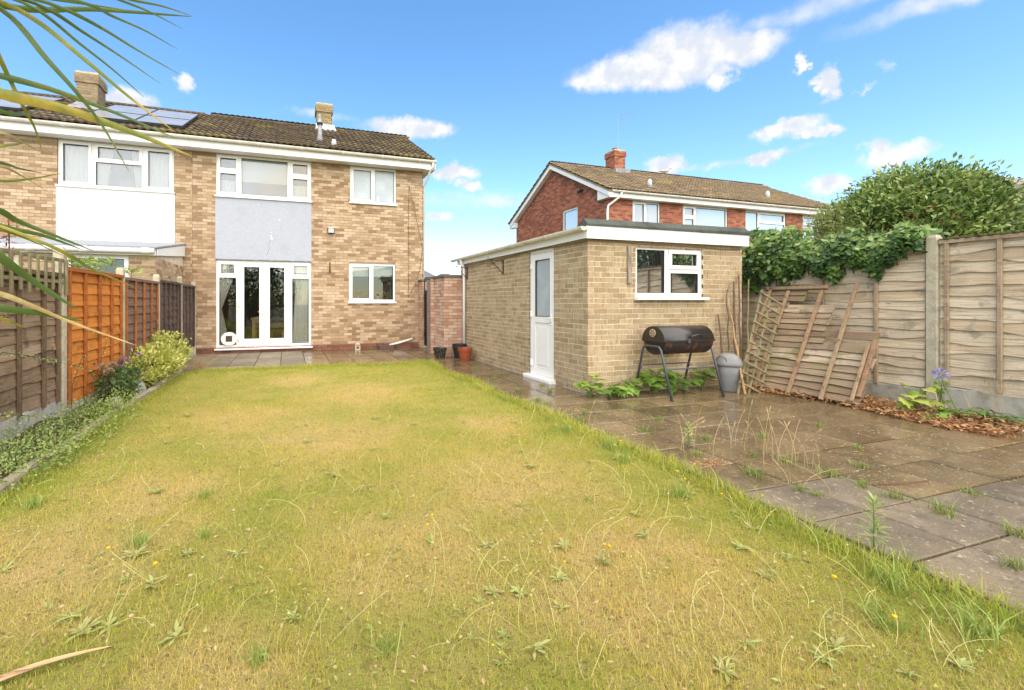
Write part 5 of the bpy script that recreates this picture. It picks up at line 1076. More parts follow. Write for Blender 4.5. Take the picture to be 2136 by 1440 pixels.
o = leaf_mesh('turf_scraps', P, D, NN, .012 + .02 * rng.random(n), .006 + .006 * rng.random(n), foliage('turf_scrap', [(.20, .11, .05), (.30, .18, .08), (.48, .36, .16), (.26, .30, .08), (.36, .38, .12)], .2), None, kind='stuff'); o['label'] = 'scraps of dead leaf and tiny broad weeds in the turf'; o['category'] = 'weed'
# yellow flowers and upright tufts in the lawn
tp = thing('grass_tuft', (0, 0, 0), 'bright green broad-bladed tuft standing up in the lawn', 'grass', 'bright tufts in the lawn')
BRT = foliage('bright_grass', [(.20, .28, .04), (.28, .37, .07), (.38, .43, .12)])
n = 70; blades('blades', rng.normal(0, .03, n), rng.normal(0, .03, n), .03 + .07 * rng.random(n), .0038, rng.random(n), .8, z=np.zeros(n), mat=BRT, parent=tp, kind=None); first = True
for (x, y, s) in ((-.52, 3.25, .9), (-.74, 2.72, 1.1), (-.43, 2.68, .8), (2.45, 2.3, 1.3), (2.62, 1.3, 1.5), (2.55, 1.0, 1.6), (2.3, 1.15, 1.3), (2.66, 3.2, 1.4), (2.6, 3.75, 1.2), (2.55, 2.9, 1.1), (-1.5, 3.4, 1.1), (-1.6, 2.9, 1.2), (2.7, 5.2, 1.0), (2.66, 6.1, 1.0), (.35, 1.62, .8), (-.1, 1.7, .8)):
    o = tp if first else copy_tree(tp); first = False; o.location = (x, y, lawn_z(x, y)); o.scale = (s, s, s); o.rotation_euler = (0, 0, x * 9)
# ---- tufts in the paving joints
TUFT = foliage('joint_grass', [(.16, .22, .04), (.24, .30, .07), (.36, .34, .12)])
tp = thing('joint_tuft', (0, 0, 0), 'small spiky grass tuft growing in a joint of the paving', 'grass', 'grass tufts in the paving joints'); n = 90
blades('blades', rng.normal(0, .035, n), rng.normal(0, .018, n), .03 + .05 * rng.random(n), .0035, rng.random(n), .75, z=np.zeros(n) - .01, mat=TUFT, parent=tp, kind=None); first = True
for i, (x, y) in enumerate([(3.3, 2.9), (3.34, 2.45), (3.36, 2.15), (3.86, 2.26), (3.86, 2.06), (3.83, 1.88), (3.84, 1.65), (2.84, 1.96), (2.83, 1.23), (2.87, 1.16), (2.89, 1.36), (3.76, 2.75), (3.85, 2.55), (3.75, 3.21), (3.38, 2.05), (3.3, 6.8), (3.2, 5.8), (3.1, 5.1), (3.5, 8.0), (3.6, 5.6), (3.75, 6.05), (3.3, 4.4), (3.0, 4.1), (1.7, 12.2), (2.2, 12.22), (.8, 12.2), (-1.0, 9.25), (.3, 9.3), (1.4, 9.35), (4.3, 2.3), (4.35, 3.1), (3.4, 3.6), (4.8, 2.6), (3.9, 3.9), (4.4, 1.75), (3.38, 1.2), (3.87, 1.35), (5.3, 3.2), (3.12, 4.9), (4.0, 5.2), (3.66, 7.2)]):
    o = tp if first else copy_tree(tp); first = False; o.location = (x, y, 0); s = random.uniform(.7, 1.35) * (1.3 if i in (2, 6) else 1); o.scale = (s, s, s); o.rotation_euler = (0, 0, i * 1.7)
# ---- dry seeding grasses on the patio
def dry_clump(x, y, n, h, label, spread=.05, seed=0, mat=None, droop=.5, heads=True):
    rs = random.Random(seed); t = thing('dry_grass', (x, y, 0), label, 'grass', None); m = MB(); hd = MB()
    for i in range(n):
        a = rs.uniform(0, 6.28); l = h * rs.uniform(.5, 1.1); b = rs.uniform(.1, droop); bx, by_ = x + rs.gauss(0, spread), y + rs.gauss(0, spread); pts = []
        for j in range(6): q = j / 5; pts.append(Vector((bx + math.cos(a) * l * b * q * q, by_ + math.sin(a) * l * b * q * q, l * (q - .35 * b * q * q))))
        m.tube(pts, [.0018, .0017, .0016, .0015, .0013, .001], 3)
        if heads and i % 2 == 0: d = (pts[-1] - pts[-2]).normalized(); hd.tube([pts[-1] - d * .01, pts[-1] + d * .02, pts[-1] + d * .05], [.0015, .0045, .001], 4)
    put(m, 'stalks', mat or STRAW, t)
    if hd.v: put(hd, 'seed_heads', mat or STRAW, t)
dry_clump(3.86, 2.55, 16, .40, 'tall dry seeding grass in the paving, middle of the patio', .10, 1); dry_clump(3.9, 2.95, 10, .34, 'dry seeding grass in the paving, farther from the lawn', .10, 2); dry_clump(3.45, 3.05, 9, .38, 'dry arching grass at the edge of the lawn near the patio bend', .10, 3, droop=.9); dry_clump(3.36, 2.2, 5, .26, 'sparse dry grass bent low over a wide joint', .10, 4, droop=1.2); dry_clump(2.75, 3.9, 12, .26, 'dry grass mixed in the lawn edge with yellow weeds', .15, 5)
dry_clump(3.36, 9.76, 90, .34, 'dead straw grass spilling from the black pot', .06, 6, droop=1.1, heads=False); dry_clump(-1.62, 9.42, 130, .36, 'pale dead ornamental grass clump at the left end of the house patio', .10, 7, droop=1.1, heads=False)
dry_clump(7.38, 2.75, 14, .5, 'thin dry grass stems against the right gravel board', .10, 8, droop=.3)
# ---- upright weeds on the paving
UPW = foliage('upright_weed_leaf', [(.20, .30, .06), (.30, .40, .10), (.38, .46, .15)])
def upright(x, y, h, label, n=46, ll=.09, seed=0, w=.013, name='upright_weed', cat='weed'):
    t = thing(name, (x, y, 0), label, cat); m = MB(); m.tube([(x, y, -.01), (x + .006, y, h * .5), (x, y + .004, h)], [.005, .004, .002], 5); put(m, 'stem', STEM, t)
    q = np.linspace(.12, 1, n); a = np.arange(n) * 2.4; P = np.stack([np.full(n, x), np.full(n, y), q * h], 1); D = np.stack([np.cos(a), np.sin(a), .15 + .9 * q ** 3], 1); leaf_mesh('leaves', P, D, np.tile(np.array([[0, 0, 1.]]), (n, 1)) + rng.normal(0, .2, (n, 3)), ll * (1.1 - .5 * q), w, UPW, t, fold=.15)
upright(2.90, 1.50, .27, 'upright narrow-leaved weed growing at the edge of the slabs'); upright(3.42, 3.1, .20, 'pale leafy weed by the bend in the lawn edge', 30, .07, w=.02); upright(3.16, 1.62, .05, 'small flat reddish weed in a slab joint', 14, .05)
# ---- broad lobed-leaf seedlings along the garage
def lobed():
    v = [(0, 0, 0)]; out = [(.02, -.0), (.30, -.10), (.42, .05), (.30, .14), (.52, .32), (.30, .42), (.28, .62), (.12, .62), (0, 1.0)]; L_ = [(-x, y) for x, y in out[:-1]][::-1]; P = out + L_
    v += [(x, y, .10 * abs(x) - .12 * y * y) for x, y in P]; n = len(P); return v + [(0, .35, .0)], [(i + 1, (i + 1) % n + 1, n + 1) for i in range(n)]
LV, LF = lobed(); LGREEN = [M('lobed_leaf_' + str(i), c, .5, [(30, tuple(a * .75 for a in c), .5, .7, .5)], transl=.3) for i, c in enumerate(((.16, .27, .04), (.24, .36, .06), (.11, .20, .03), (.42, .48, .09)))]
LM = [mesh('lobed_leaf', LV, LF, None, [m_]) for m_ in LGREEN]
def lobed_plant(x, y, n, h, spread, label, size=.085, bias=(0, 1, 2), seed=0, lean=(0, -1)):
    rs = random.Random(seed); t = thing('lobed_weed', (x, y, 0), label, 'weed'); m = MB()
    for i in range(int(n * 1.7)):
        a = rs.uniform(0, 6.28); rr = spread * 1.15 * math.sqrt(rs.random()); px, py, pz = x + math.cos(a) * rr, y + math.sin(a) * rr * .6, h * rs.uniform(.25, 1.0)
        m.tube([(x + rs.gauss(0, .02), y + rs.gauss(0, .02), 0), (x + (px - x) * .5, y + (py - y) * .5, pz * .7), (px, py, pz)], .0025, 4)
        o = link('leaf', LM[rs.choice(bias)], t, loc=(px, py, pz)); o.rotation_euler = (R(rs.uniform(-35, 15)), R(rs.uniform(-25, 25)), math.atan2(py - y - .25, px - x - .0) - math.pi / 2 + rs.uniform(-.7, .7)); s = size * 1.45 * rs.uniform(.7, 1.3); o.scale = (s, s, s)
    put(m, 'stalk', STEM, t)
lobed_plant(3.93, 5.16, 11, .34, .16, 'bright lobed-leaf seedling at the near garage corner', .10, (1, 3, 1), 1)
lobed_plant(4.18, 5.05, 14, .16, .18, 'low lobed-leaf weed just right of the garage corner', .08, (0, 1, 2), 2); lobed_plant(4.50, 5.08, 16, .20, .2, 'spreading lobed-leaf weed left of the barbecue', .09, (0, 1, 2), 3)
lobed_plant(4.98, 5.12, 16, .34, .22, 'large lobed-leaf weed under the left end of the barbecue', .12, (0, 1, 0), 4); lobed_plant(5.35, 5.10, 18, .24, .22, 'lobed-leaf weed under the middle of the barbecue', .09, (0, 2, 2), 5); lobed_plant(5.92, 5.12, 18, .30, .16, 'dark lobed-leaf weed between barbecue and bin', .08, (0, 2, 2), 6)
lobed_plant(6.95, 3.20, 8, .34, .16, 'yellow-green lobed-leaf weed at the foot of the tall right post', .12, (3, 1, 3), 7); lobed_plant(7.25, 3.12, 10, .42, .14, 'green leafy weed climbing the foot of the tall right post', .055, (0, 2, 1), 8); lobed_plant(6.72, 2.98, 7, .14, .12, 'low bright weed in the leaf litter', .08, (3, 1, 0), 9)
# ---- blue-flowered strap-leaved plant
ag = thing('agapanthus', (7.0, 2.85, 0), 'strap-leaved plant with one lilac-blue flower head by the right fence', 'plant'); STRAP = foliage('strap_leaf', [(.07, .14, .025), (.12, .22, .04), (.18, .28, .06)])
def strap(m_, x, y, a, l, w, arch):
    V = []; k = 7
    for j in range(k + 1): q = j / k; ww = w * (1 - q) ** .5 * .5 + .0005; d = l * (q - .1); z = l * (arch * q - arch * .95 * q * q) + .02; sx, sy = -math.sin(a) * ww, math.cos(a) * ww; V += [(x + math.cos(a) * d + sx, y + math.sin(a) * d + sy, z + .006), (x + math.cos(a) * d, y + math.sin(a) * d, z), (x + math.cos(a) * d - sx, y + math.sin(a) * d - sy, z + .006)]
    m_.add(V, [f for j in range(k) for f in ((j * 3, j * 3 + 1, j * 3 + 4, j * 3 + 3), (j * 3 + 1, j * 3 + 2, j * 3 + 5, j * 3 + 4))])
for i in range(26):
    m = MB(); strap(m, 6.98 + random.gauss(0, .06), 2.72 + random.gauss(0, .10), random.uniform(0, 6.28), random.uniform(.25, .5), .03, random.uniform(.5, 1.3)); put(m, 'leaf', M('strap_green', (.10, .20, .035), .4, [(20, (.16, .27, .06), .4, .7)], transl=.2) if i == 0 else bpy.data.materials['strap_green'], ag, True)
m = MB(); m.tube([(7.0, 2.85, 0), (6.97, 2.95, .3), (6.95, 3.0, .47)], .006, 5); put(m, 'flower_stalk', STEM, ag)
n = 46; D = unit(n); leaf_mesh('flower_head', np.array([[6.95, 3.0, .49]]) + D * .03, D, unit(n), .055, .022, foliage('lilac_petal', [(.30, .27, .52), (.42, .40, .66), (.55, .54, .75)]), ag)
# ---- leaf litter below the broken panel
LIT = foliage('dead_leaf', [(.36, .17, .07), (.48, .26, .11), (.56, .37, .20), (.22, .09, .04), (.42, .21, .09)], .15, .8, .2)
n = 5200; s = rng.random(n); Y = 4.95 - s * 2.55 + rng.normal(0, .05, n); X = 6.42 + .18 * np.sin(s * 5) + .30 * s + rng.random(n) ** 1.5 * (.42 + .25 * s) - .12 * rng.random(n); mound = np.clip((X - 6.35) / .5, 0, 1) * .10
P = np.stack([X, Y, rng.random(n) * mound + .006], 1); D = unit(n); D[:, 2] *= .45; NN = unit(n); NN[:, 2] = np.abs(NN[:, 2]) + .6
g = leaf_mesh('leaf_litter', P, D, NN, .03 + .045 * rng.random(n), .014 + .014 * rng.random(n), LIT, None, kind='stuff'); g['label'] = 'orange brown dead leaves heaped below the broken panel'; g['category'] = 'leaf litter'
n = 500; P = np.stack([rng.uniform(2.95, 7.2, n), rng.uniform(1.2, 5.1, n), np.full(n, .006)], 1); k = rng.random(n) < .35; P[k, 0] = 3.2 + rng.normal(0, .12, k.sum()); P[k, 1] = 2.72 + rng.normal(0, .05, k.sum()); D = unit(n); D[:, 2] *= .2; NN = unit(n); NN[:, 2] = 1.5
g = leaf_mesh('scattered_debris', P, D, NN, .014 + .02 * rng.random(n), .008, LIT, None, kind='stuff'); g['label'] = 'bits of dead leaf scattered over the wet slabs'; g['category'] = 'leaf litter'
m = MB(); m.tube([(3.98, 2.03, .012), (4.15, 1.98, .014), (4.4, 1.96, .013)], .004, 5); tag(put(m, 'twig', M('red_twig', (.16, .055, .03), .8)), 'thin reddish twig lying on the slabs', 'twig')
# ---- ivy on the fence top
IVY = foliage('ivy_leaf', [(.035, .075, .016), (.07, .13, .025), (.13, .22, .04), (.26, .34, .08)], .15, .4, .4)
iv = thing('ivy', (7.6, 4.4, 0), 'dark ivy tumbling over the top of the right fence to the garage roof', 'ivy')
def zrange(y):
    ys = [3.40, 3.74, 4.05, 4.39, 4.64, 4.8, 5.0, 5.2, 5.45, 5.75]; lo = [2.02, 1.80, 1.75, 1.72, 1.74, 1.76, 1.72, 1.62, 1.55, 1.75]; hi = [2.22, 2.25, 2.26, 2.25, 2.22, 2.28, 2.42, 2.53, 2.52, 2.40]
    return np.interp(y, ys, lo), np.interp(y, ys, hi)
n = 5200; Y = 3.40 + 2.3 * rng.random(n) ** .8; lo, hi = zrange(Y); lo = lo + .09 * np.sin(Y * 11) + .07 * np.sin(Y * 27); hi = hi + .07 * np.sin(Y * 9 + 1) + .05 * np.sin(Y * 23); q = rng.random(n); Z = lo + (hi - lo) * q; bul = np.sin(np.clip(q, 0, 1) * 3.14) ** .6
X = FX - .03 - (.10 + .10 * rng.random(n)) * bul - .35 * np.clip((Y - 4.9) / .5, 0, 1) * bul * rng.random(n); back = rng.random(n) < .3; X = np.where(back, FX + rng.random(n) * .5, X); Z = np.where(back, np.maximum(Z, 1.98), Z)
P = np.stack([X, Y, Z], 1); D = np.stack([rng.normal(-.25, .35, n), rng.normal(0, .6, n), rng.normal(-.7, .4, n)], 1); NN = np.stack([rng.normal(-.9, .35, n), rng.normal(-.35, .35, n), rng.normal(.65, .3, n)], 1)
leaf_mesh('leaves', P, D, NN, .045 + .07 * rng.random(n) ** 1.6, .045 + .06 * rng.random(n) ** 1.6, IVY, iv, fold=-.12, r=np.clip(rng.normal(.42, .24, n) + .4 * (q - .5) + .2 * np.sin(Y * 7 + Z * 9), 0, 1), kind='stuff', tipw=.35)
m = MB()
for i in range(22):
    y = 3.5 + i * .095; lo_, hi_ = zrange(y); m.tube([(FX - .03, y, lo_ - .05), (FX - .06, y + .05, (lo_ + hi_) / 2), (FX - .02, y + .02, hi_)], .006, 4)
put(m, 'stem', DSTEM, iv)
# ---- big round shrub behind the right fence
def bush(name, lobes, nclump, per, ll, lw, mat, label, cat='shrub', trunk=None, clump_r=.2, shell=.72, fold=.2, cut=None, seed=1, upb=.3, rcol=.0, leafkind='stuff'):
    base = trunk or (lobes[0][0][0], lobes[0][0][1], 0); t = thing(name, base, label, cat); r_ = np.random.default_rng(seed); vol = np.array([l[1][0] * l[1][1] for l in lobes]); pk = r_.choice(len(lobes), nclump, p=vol / vol.sum())
    C = []; Nn = []; 
    d = r_.normal(size=(nclump, 3)); d /= np.linalg.norm(d, axis=1, keepdims=True); rad = shell + (1.03 - shell) * r_.random(nclump) ** .5
    c = np.array([lobes[k][0] for k in pk]); rr = np.array([lobes[k][1] for k in pk]); C = c + d * rr * rad[:, None]; keep = np.ones(nclump, bool)
    for k, (lc, lr) in enumerate(lobes): q = (((C - np.array(lc)) / np.array(lr)) ** 2).sum(1); keep &= ~((q < .42) & (pk != k))
    if cut: keep &= cut(C)
    C, d, rad = C[keep], d[keep], rad[keep]; nc = len(C); tone = r_.normal(0, .16, nc) + rcol
    P = np.repeat(C, per, 0) + np.clip(r_.normal(size=(nc * per, 3)), -1.5, 1.5) * clump_r * .5; D = np.repeat(d, per, 0) + r_.normal(size=(nc * per, 3)) * .8; D[:, 2] += upb; NN = np.repeat(d, per, 0) + r_.normal(size=(nc * per, 3)) * .6 + np.array([0, 0, .4]); m_ = len(P)
    rv = np.clip(.45 + np.repeat(tone, per) + r_.normal(0, .17, m_), 0, 1); leaf_mesh('leaves', P, D, NN, ll * (.7 + .6 * r_.random(m_)), lw * (.7 + .6 * r_.random(m_)), mat, t, fold=fold, r=rv, kind=leafkind)
    mb = MB(); b = Vector(base)
    for i in r_.permutation(nc)[:min(nc, 70 if clump_r > .19 else 26)]:
        p = Vector(C[i]); m1 = b.lerp(p, .45) + Vector((0, 0, .12 * (p - b).length)); kk = clump_r / .2 if clump_r > .19 else .25; mb.tube([b + Vector((random.gauss(0, .03), random.gauss(0, .03), 0)), m1 if clump_r > .19 else b.lerp(p, .5), p], [.022 * kk, .012 * kk, .004 * min(1, kk * 2)], 4)
    put(mb, 'branches', DSTEM, t); return t
SHR = foliage('laurel_leaf', [(.07, .12, .025), (.13, .21, .045), (.24, .33, .07), (.38, .45, .12), (.52, .55, .20)], .2, .4, .5)
bush('round_shrub', [((10.12, 4.72, 2.1), (1.24, 1.27, 1.27)), ((9.72, 5.25, 2.3), (.62, .62, .75)), ((10.2, 4.55, 1.9), (1.0, 1.1, 1.1)), ((10.1, 4.6, 2.85), (.85, .85, .62))], 1200, 54, .085, .038, SHR, 'big round clipped evergreen shrub rising behind the right fence', trunk=(10.4, 4.7, 0), clump_r=.26, shell=.5, cut=lambda C: C[:, 2] > 1.3, seed=4)
FEA = foliage('feathery_leaf', [(.16, .19, .04), (.26, .28, .07), (.38, .36, .10)], .3)
bush('feathery_conifer', [((9.15, 5.35, 2.35), (.42, .42, .75)), ((8.85, 5.45, 2.0), (.4, .4, .5)), ((8.75, 5.0, 2.25), (.32, .3, .35))], 240, 34, .05, .008, FEA, 'feathery yellow-green shrub left of the big round one', trunk=(9.1, 5.3, 0), clump_r=.2, shell=.4, seed=6)
RUS = foliage('rust_leaf', [(.42, .16, .05), (.36, .20, .08), (.30, .10, .05)], .2)
n = 90; P = np.array([[9.0, 4.35, 2.6]]) + rng.normal(size=(n, 3)) * np.array([.4, .55, .38]); v = P - np.array([[10.25, 4.62, 2.25]]); P = np.array([[10.38, 4.64, 2.1]]) + v / np.sqrt(((v / np.array([1.3, 1.35, 1.3])) ** 2).sum(1, keepdims=True)) * 1.02
leaf_mesh('withered_leaves', P, unit(n), unit(n), .09, .045, RUS, bpy.data.objects['round_shrub'])
# ---- left border: soil, edging stones, rocks, plants
m = MB(); SOIL = M('border_soil', (.10, .06, .035), 1, [(18, (.16, .09, .05), .4, .7), (60, (.20, .13, .08), .55, .7)], bump=(40, 1, .03))
V = []; F = []; ny_ = 60
for j in range(ny_ + 1):
    y = 1.0 + 8.4 * j / ny_
    for i in range(6): x = -2.5 + .66 * i / 5; V.append((x, y, .03 + .025 * math.sin(y * 7 + i) + .02 * math.sin(x * 30 + y * 3) + (.03 if i < 4 else -.02)))
for j in range(ny_):
    for i in range(5): F.append((j * 6 + i, j * 6 + i + 1, (j + 1) * 6 + i + 1, (j + 1) * 6 + i))
structure(link('flower_bed', mesh('flower_bed', V, F, None, [SOIL]), None, True))
m = MB(); m.wbox(-1.90, -1.80, 1.0, 9.2, -.06, .02); ed = structure(put(m, 'lawn_edging', M('edging_bed', (.16, .13, .09), 1)))
EDG = M('edging_stone', (.33, .28, .20), .95, [(6, (.22, .18, .12), .42, .7), (30, (.42, .37, .28), .55, .75), (4, (.16, .16, .06), .55, .75, .7)], rnd=.15, bump=(40, .6, .01)); y = 1.1; i = 0
while y < 9.1:
    l = random.uniform(.42, .6); m = MB(); m.bbox(Frame((-1.85, y, 0), (0, 1, 0), (0, 0, 1), (1, 0, 0)), 0, l - .02, -.03, .075 + random.uniform(-.02, .015), -.045, .045, .012); o = put(m, 'edging_stone', EDG, ed); y += l
def rock(x, y, sx, sy, sz, label, seed):
    rs = random.Random(seed); m = MB(); V = []; n = 9; k = 6
    for j in range(k + 1):
        b = math.pi * j / k
        for i in range(n): a = 2 * math.pi * i / n; q = 1 + rs.uniform(-.16, .16); V.append((x + sx * math.sin(b) * math.cos(a) * q, y + sy * math.sin(b) * math.sin(a) * q, sz * .5 + sz * .75 * math.cos(b) * q))
    m.add(V, [(j * n + i, j * n + (i + 1) % n, (j + 1) * n + (i + 1) % n, (j + 1) * n + i) for j in range(k) for i in range(n)]); tag(put(m, 'rock', M('pale_rock', (.42, .41, .37), .9, [(9, (.28, .29, .22), .45, .7)], bump=(30, .8, .02))), label, 'rock')
rock(-2.03, 6.42, .10, .15, .10, 'flat pale rock in the left border nearest the lawn edging', 1); rock(-2.02, 7.25, .11, .13, .16, 'grey rock under the yellow-green shrub', 2); rock(-2.18, 6.22, .05, .07, .07, 'small rounded stone left of the flat pale rock', 3)
YGS = foliage('yellow_green_leaf', [(.20, .25, .04), (.40, .43, .07), (.60, .58, .15), (.74, .70, .32)], .3, .45)
bush('yellow_green_shrub', [((-2.02, 8.2, .33), (.30, .62, .21)), ((-2.03, 9.0, .44), (.28, .44, .24)), ((-1.98, 7.6, .32), (.24, .34, .19))], 330, 18, .06, .032, YGS, 'yellow-green variegated low shrub in the left border', trunk=(-2.02, 8.3, .03), clump_r=.12, shell=.55, seed=8, upb=.6, rcol=.05)
PUR = foliage('phlox_leaf', [(.05, .10, .03), (.09, .15, .04), (.14, .20, .06)], .2)
ph = bush('purple_phlox', [((-2.12, 6.75, .28), (.2, .34, .2))], 70, 14, .075, .024, PUR, 'dark leafy perennial with purple and faded flower heads in the left border', 'plant', (-2.12, 6.75, .03), .14, .2, seed=9)
for i, (y, z, c) in enumerate(((7.57, .50, 0), (6.96, .49, 0), (6.73, .43, 0), (6.22, .52, 1), (6.5, .50, 1), (6.4, .44, 1), (6.85, .53, 1))):
    n = 34; D = unit(n); D[:, 2] = np.abs(D[:, 2]); leaf_mesh('flower_head', np.array([[-2.08, y, z]]) + D * .035, D, unit(n), .03, .026, foliage('phlox_' + str(i), [(.36, .10, .42), (.48, .18, .52)] if c == 0 else [(.36, .22, .16), (.46, .30, .22)], .3), ph)
    m = MB(); m.tube([(-2.12, 6.75 + (y - 6.75) * .5, .05), (-2.1, y, z)], .005, 4); put(m, 'flower_stem', DSTEM, ph)
COT = foliage('cotoneaster_leaf', [(.11, .17, .045), (.19, .27, .07), (.30, .37, .11), (.42, .46, .17)], .25, .5)
bush('cotoneaster', [((-2.08, 4.75, .08), (.26, .7, .09)), ((-1.95, 4.1, .09), (.32, .5, .10)), ((-2.05, 5.6, .08), (.2, .5, .09))], 260, 20, .028, .015, COT, 'small-leaved sprawling ground cover at the near end of the left border', 'shrub', (-2.2, 4.8, .03), .14, .2, seed=10, rcol=.05)
bush('creeping_weed', [((-1.85, 5.9, .10), (.22, .4, .10)), ((-1.75, 5.2, .06), (.2, .5, .07)), ((-1.78, 4.4, .05), (.18, .5, .06))], 150, 16, .035, .014, BRT, 'loose green weeds spilling over the edging stones', 'weed', (-1.88, 5.7, .03), .14, .2, seed=11)
def spray(pts, label, n=60, ll=.03, mat=None):
    pts = [Vector(p) for p in pts]; t = thing('arching_branch', pts[0], label, 'branch'); fine = []
    for a, b in zip(pts, pts[1:]): fine += [a.lerp(b, j / 6) for j in range(6)]
    fine.append(pts[-1]); m = MB(); m.tube(fine, [.005 * (1 - .7 * i / len(fine)) for i in range(len(fine))], 5); put(m, 'stem', DSTEM, t)
    idx = (rng.random(n) * (len(fine) - 1)).astype(int); P = np.array([fine[i] for i in idx]) + rng.normal(0, .012, (n, 3)); leaf_mesh('leaves', P, unit(n), unit(n), ll, ll * .55, mat or COT, t)
spray([(-2.2, 4.0, .05), (-2.15, 4.2, .8), (-2.15, 4.40, .9), (-2.15, 4.88, .81), (-2.14, 5.28, .71), (-2.12, 6.08, .51)], 'thin leafy branch arching in front of the grey-brown panel', 110)
spray([(-2.2, 3.9, .05), (-2.15, 4.3, .42), (-2.15, 4.6, .36), (-2.12, 4.86, .27)], 'short leafy branch low against the left gravel board', 50); spray([(-2.25, 3.9, .05), (-2.2, 4.2, 1.2), (-2.2, 4.6, 1.17), (-2.2, 5.1, 1.24)], 'thin sparse branch high against the grey-brown panel', 40)
spray([(-2.2, 5.7, .03), (-2.24, 5.85, .4), (-2.2, 6.0, .7), (-2.2, 6.1, .62)], 'wiry yellow-flowered stem against the first left post', 40, .022, foliage('yellow_bits', [(.30, .32, .06), (.62, .52, .04), (.2, .24, .06)]))
spray([(-2.15, 6.0, .03), (-2.2, 6.3, .35), (-2.15, 6.5, .75), (-2.15, 6.62, .9)], 'wiry stem with pale buds in front of the orange panel', 46, .022, bpy.data.materials['yellow_bits'])
# neighbour plants showing over the left fence
for (y, z, s_, l) in ((7.25, 1.84, 11, 'bright leafy shoot over the orange panel, left'), (8.0, 1.92, 12, 'bright leafy shoot over the orange panel, right'), (9.45, 1.88, 9, 'bright leafy shoot over the brown panel')):
    t = thing('leafy_shoot', (-2.75, y, 0), l, 'plant'); m = MB(); m.tube([(-2.75, y, 0), (-2.74, y + .02, z * .6), (-2.72, y, z)], .008, 5); put(m, 'stem', STEM, t); n = 60; P = np.array([[-2.72, y, z - .04]]) + rng.normal(size=(n, 3)) * np.array([.1, .22, .03]); D = unit(n); D[:, 2] = np.abs(D[:, 2]) * .5 + .1; leaf_mesh('leaves', P, D, np.tile(np.array([[0, 0, 1.]]), (n, 1)) + rng.normal(0, .4, (n, 3)), .13, .035, BRT, t)
t = thing('red_leaf_plant', (-2.75, 5.7, 0), 'thin plant with dark red leaves above the left trellis', 'plant'); m = MB(); m.tube([(-2.75, 5.7, 0), (-2.73, 5.72, 1.2), (-2.75, 5.74, 2.12)], .007, 5); put(m, 'stem', DSTEM, t); n = 40; P = np.array([[-2.75, 5.74, 2.0]]) + rng.normal(size=(n, 3)) * np.array([.05, .08, .10]); D = unit(n); leaf_mesh('leaves', P, D, unit(n), .08, .022, foliage('red_leaf', [(.22, .05, .04), (.34, .10, .07)], .2), t)
# dead strap leaf lying on the lawn
m = MB(); V = []; k = 14
for j in range(k + 1): q = j / k; p = Vector((-1.05, 1.83, .02)).lerp(Vector((-.61, 1.90, .045)), q) + Vector((0, .02 * math.sin(q * 3), .012 * math.sin(q * 3))); w = .020 * (1 - q) ** .6 + .001; V += [p + Vector((-.2, 1, 0)) * w, p + Vector((0, 0, -.006)), p - Vector((-.2, 1, 0)) * w]
m.add(V, [f for j in range(k) for f in ((j * 3, j * 3 + 1, j * 3 + 4, j * 3 + 3), (j * 3 + 1, j * 3 + 2, j * 3 + 5, j * 3 + 4))]); tag(put(m, 'dead_leaf', M('dry_strap', (.46, .31, .15), .7, [((5, 30, 30), (.20, .09, .05), .46, .62)]), None, True), 'long dry strap leaf lying on the lawn in the near left corner', 'leaf')
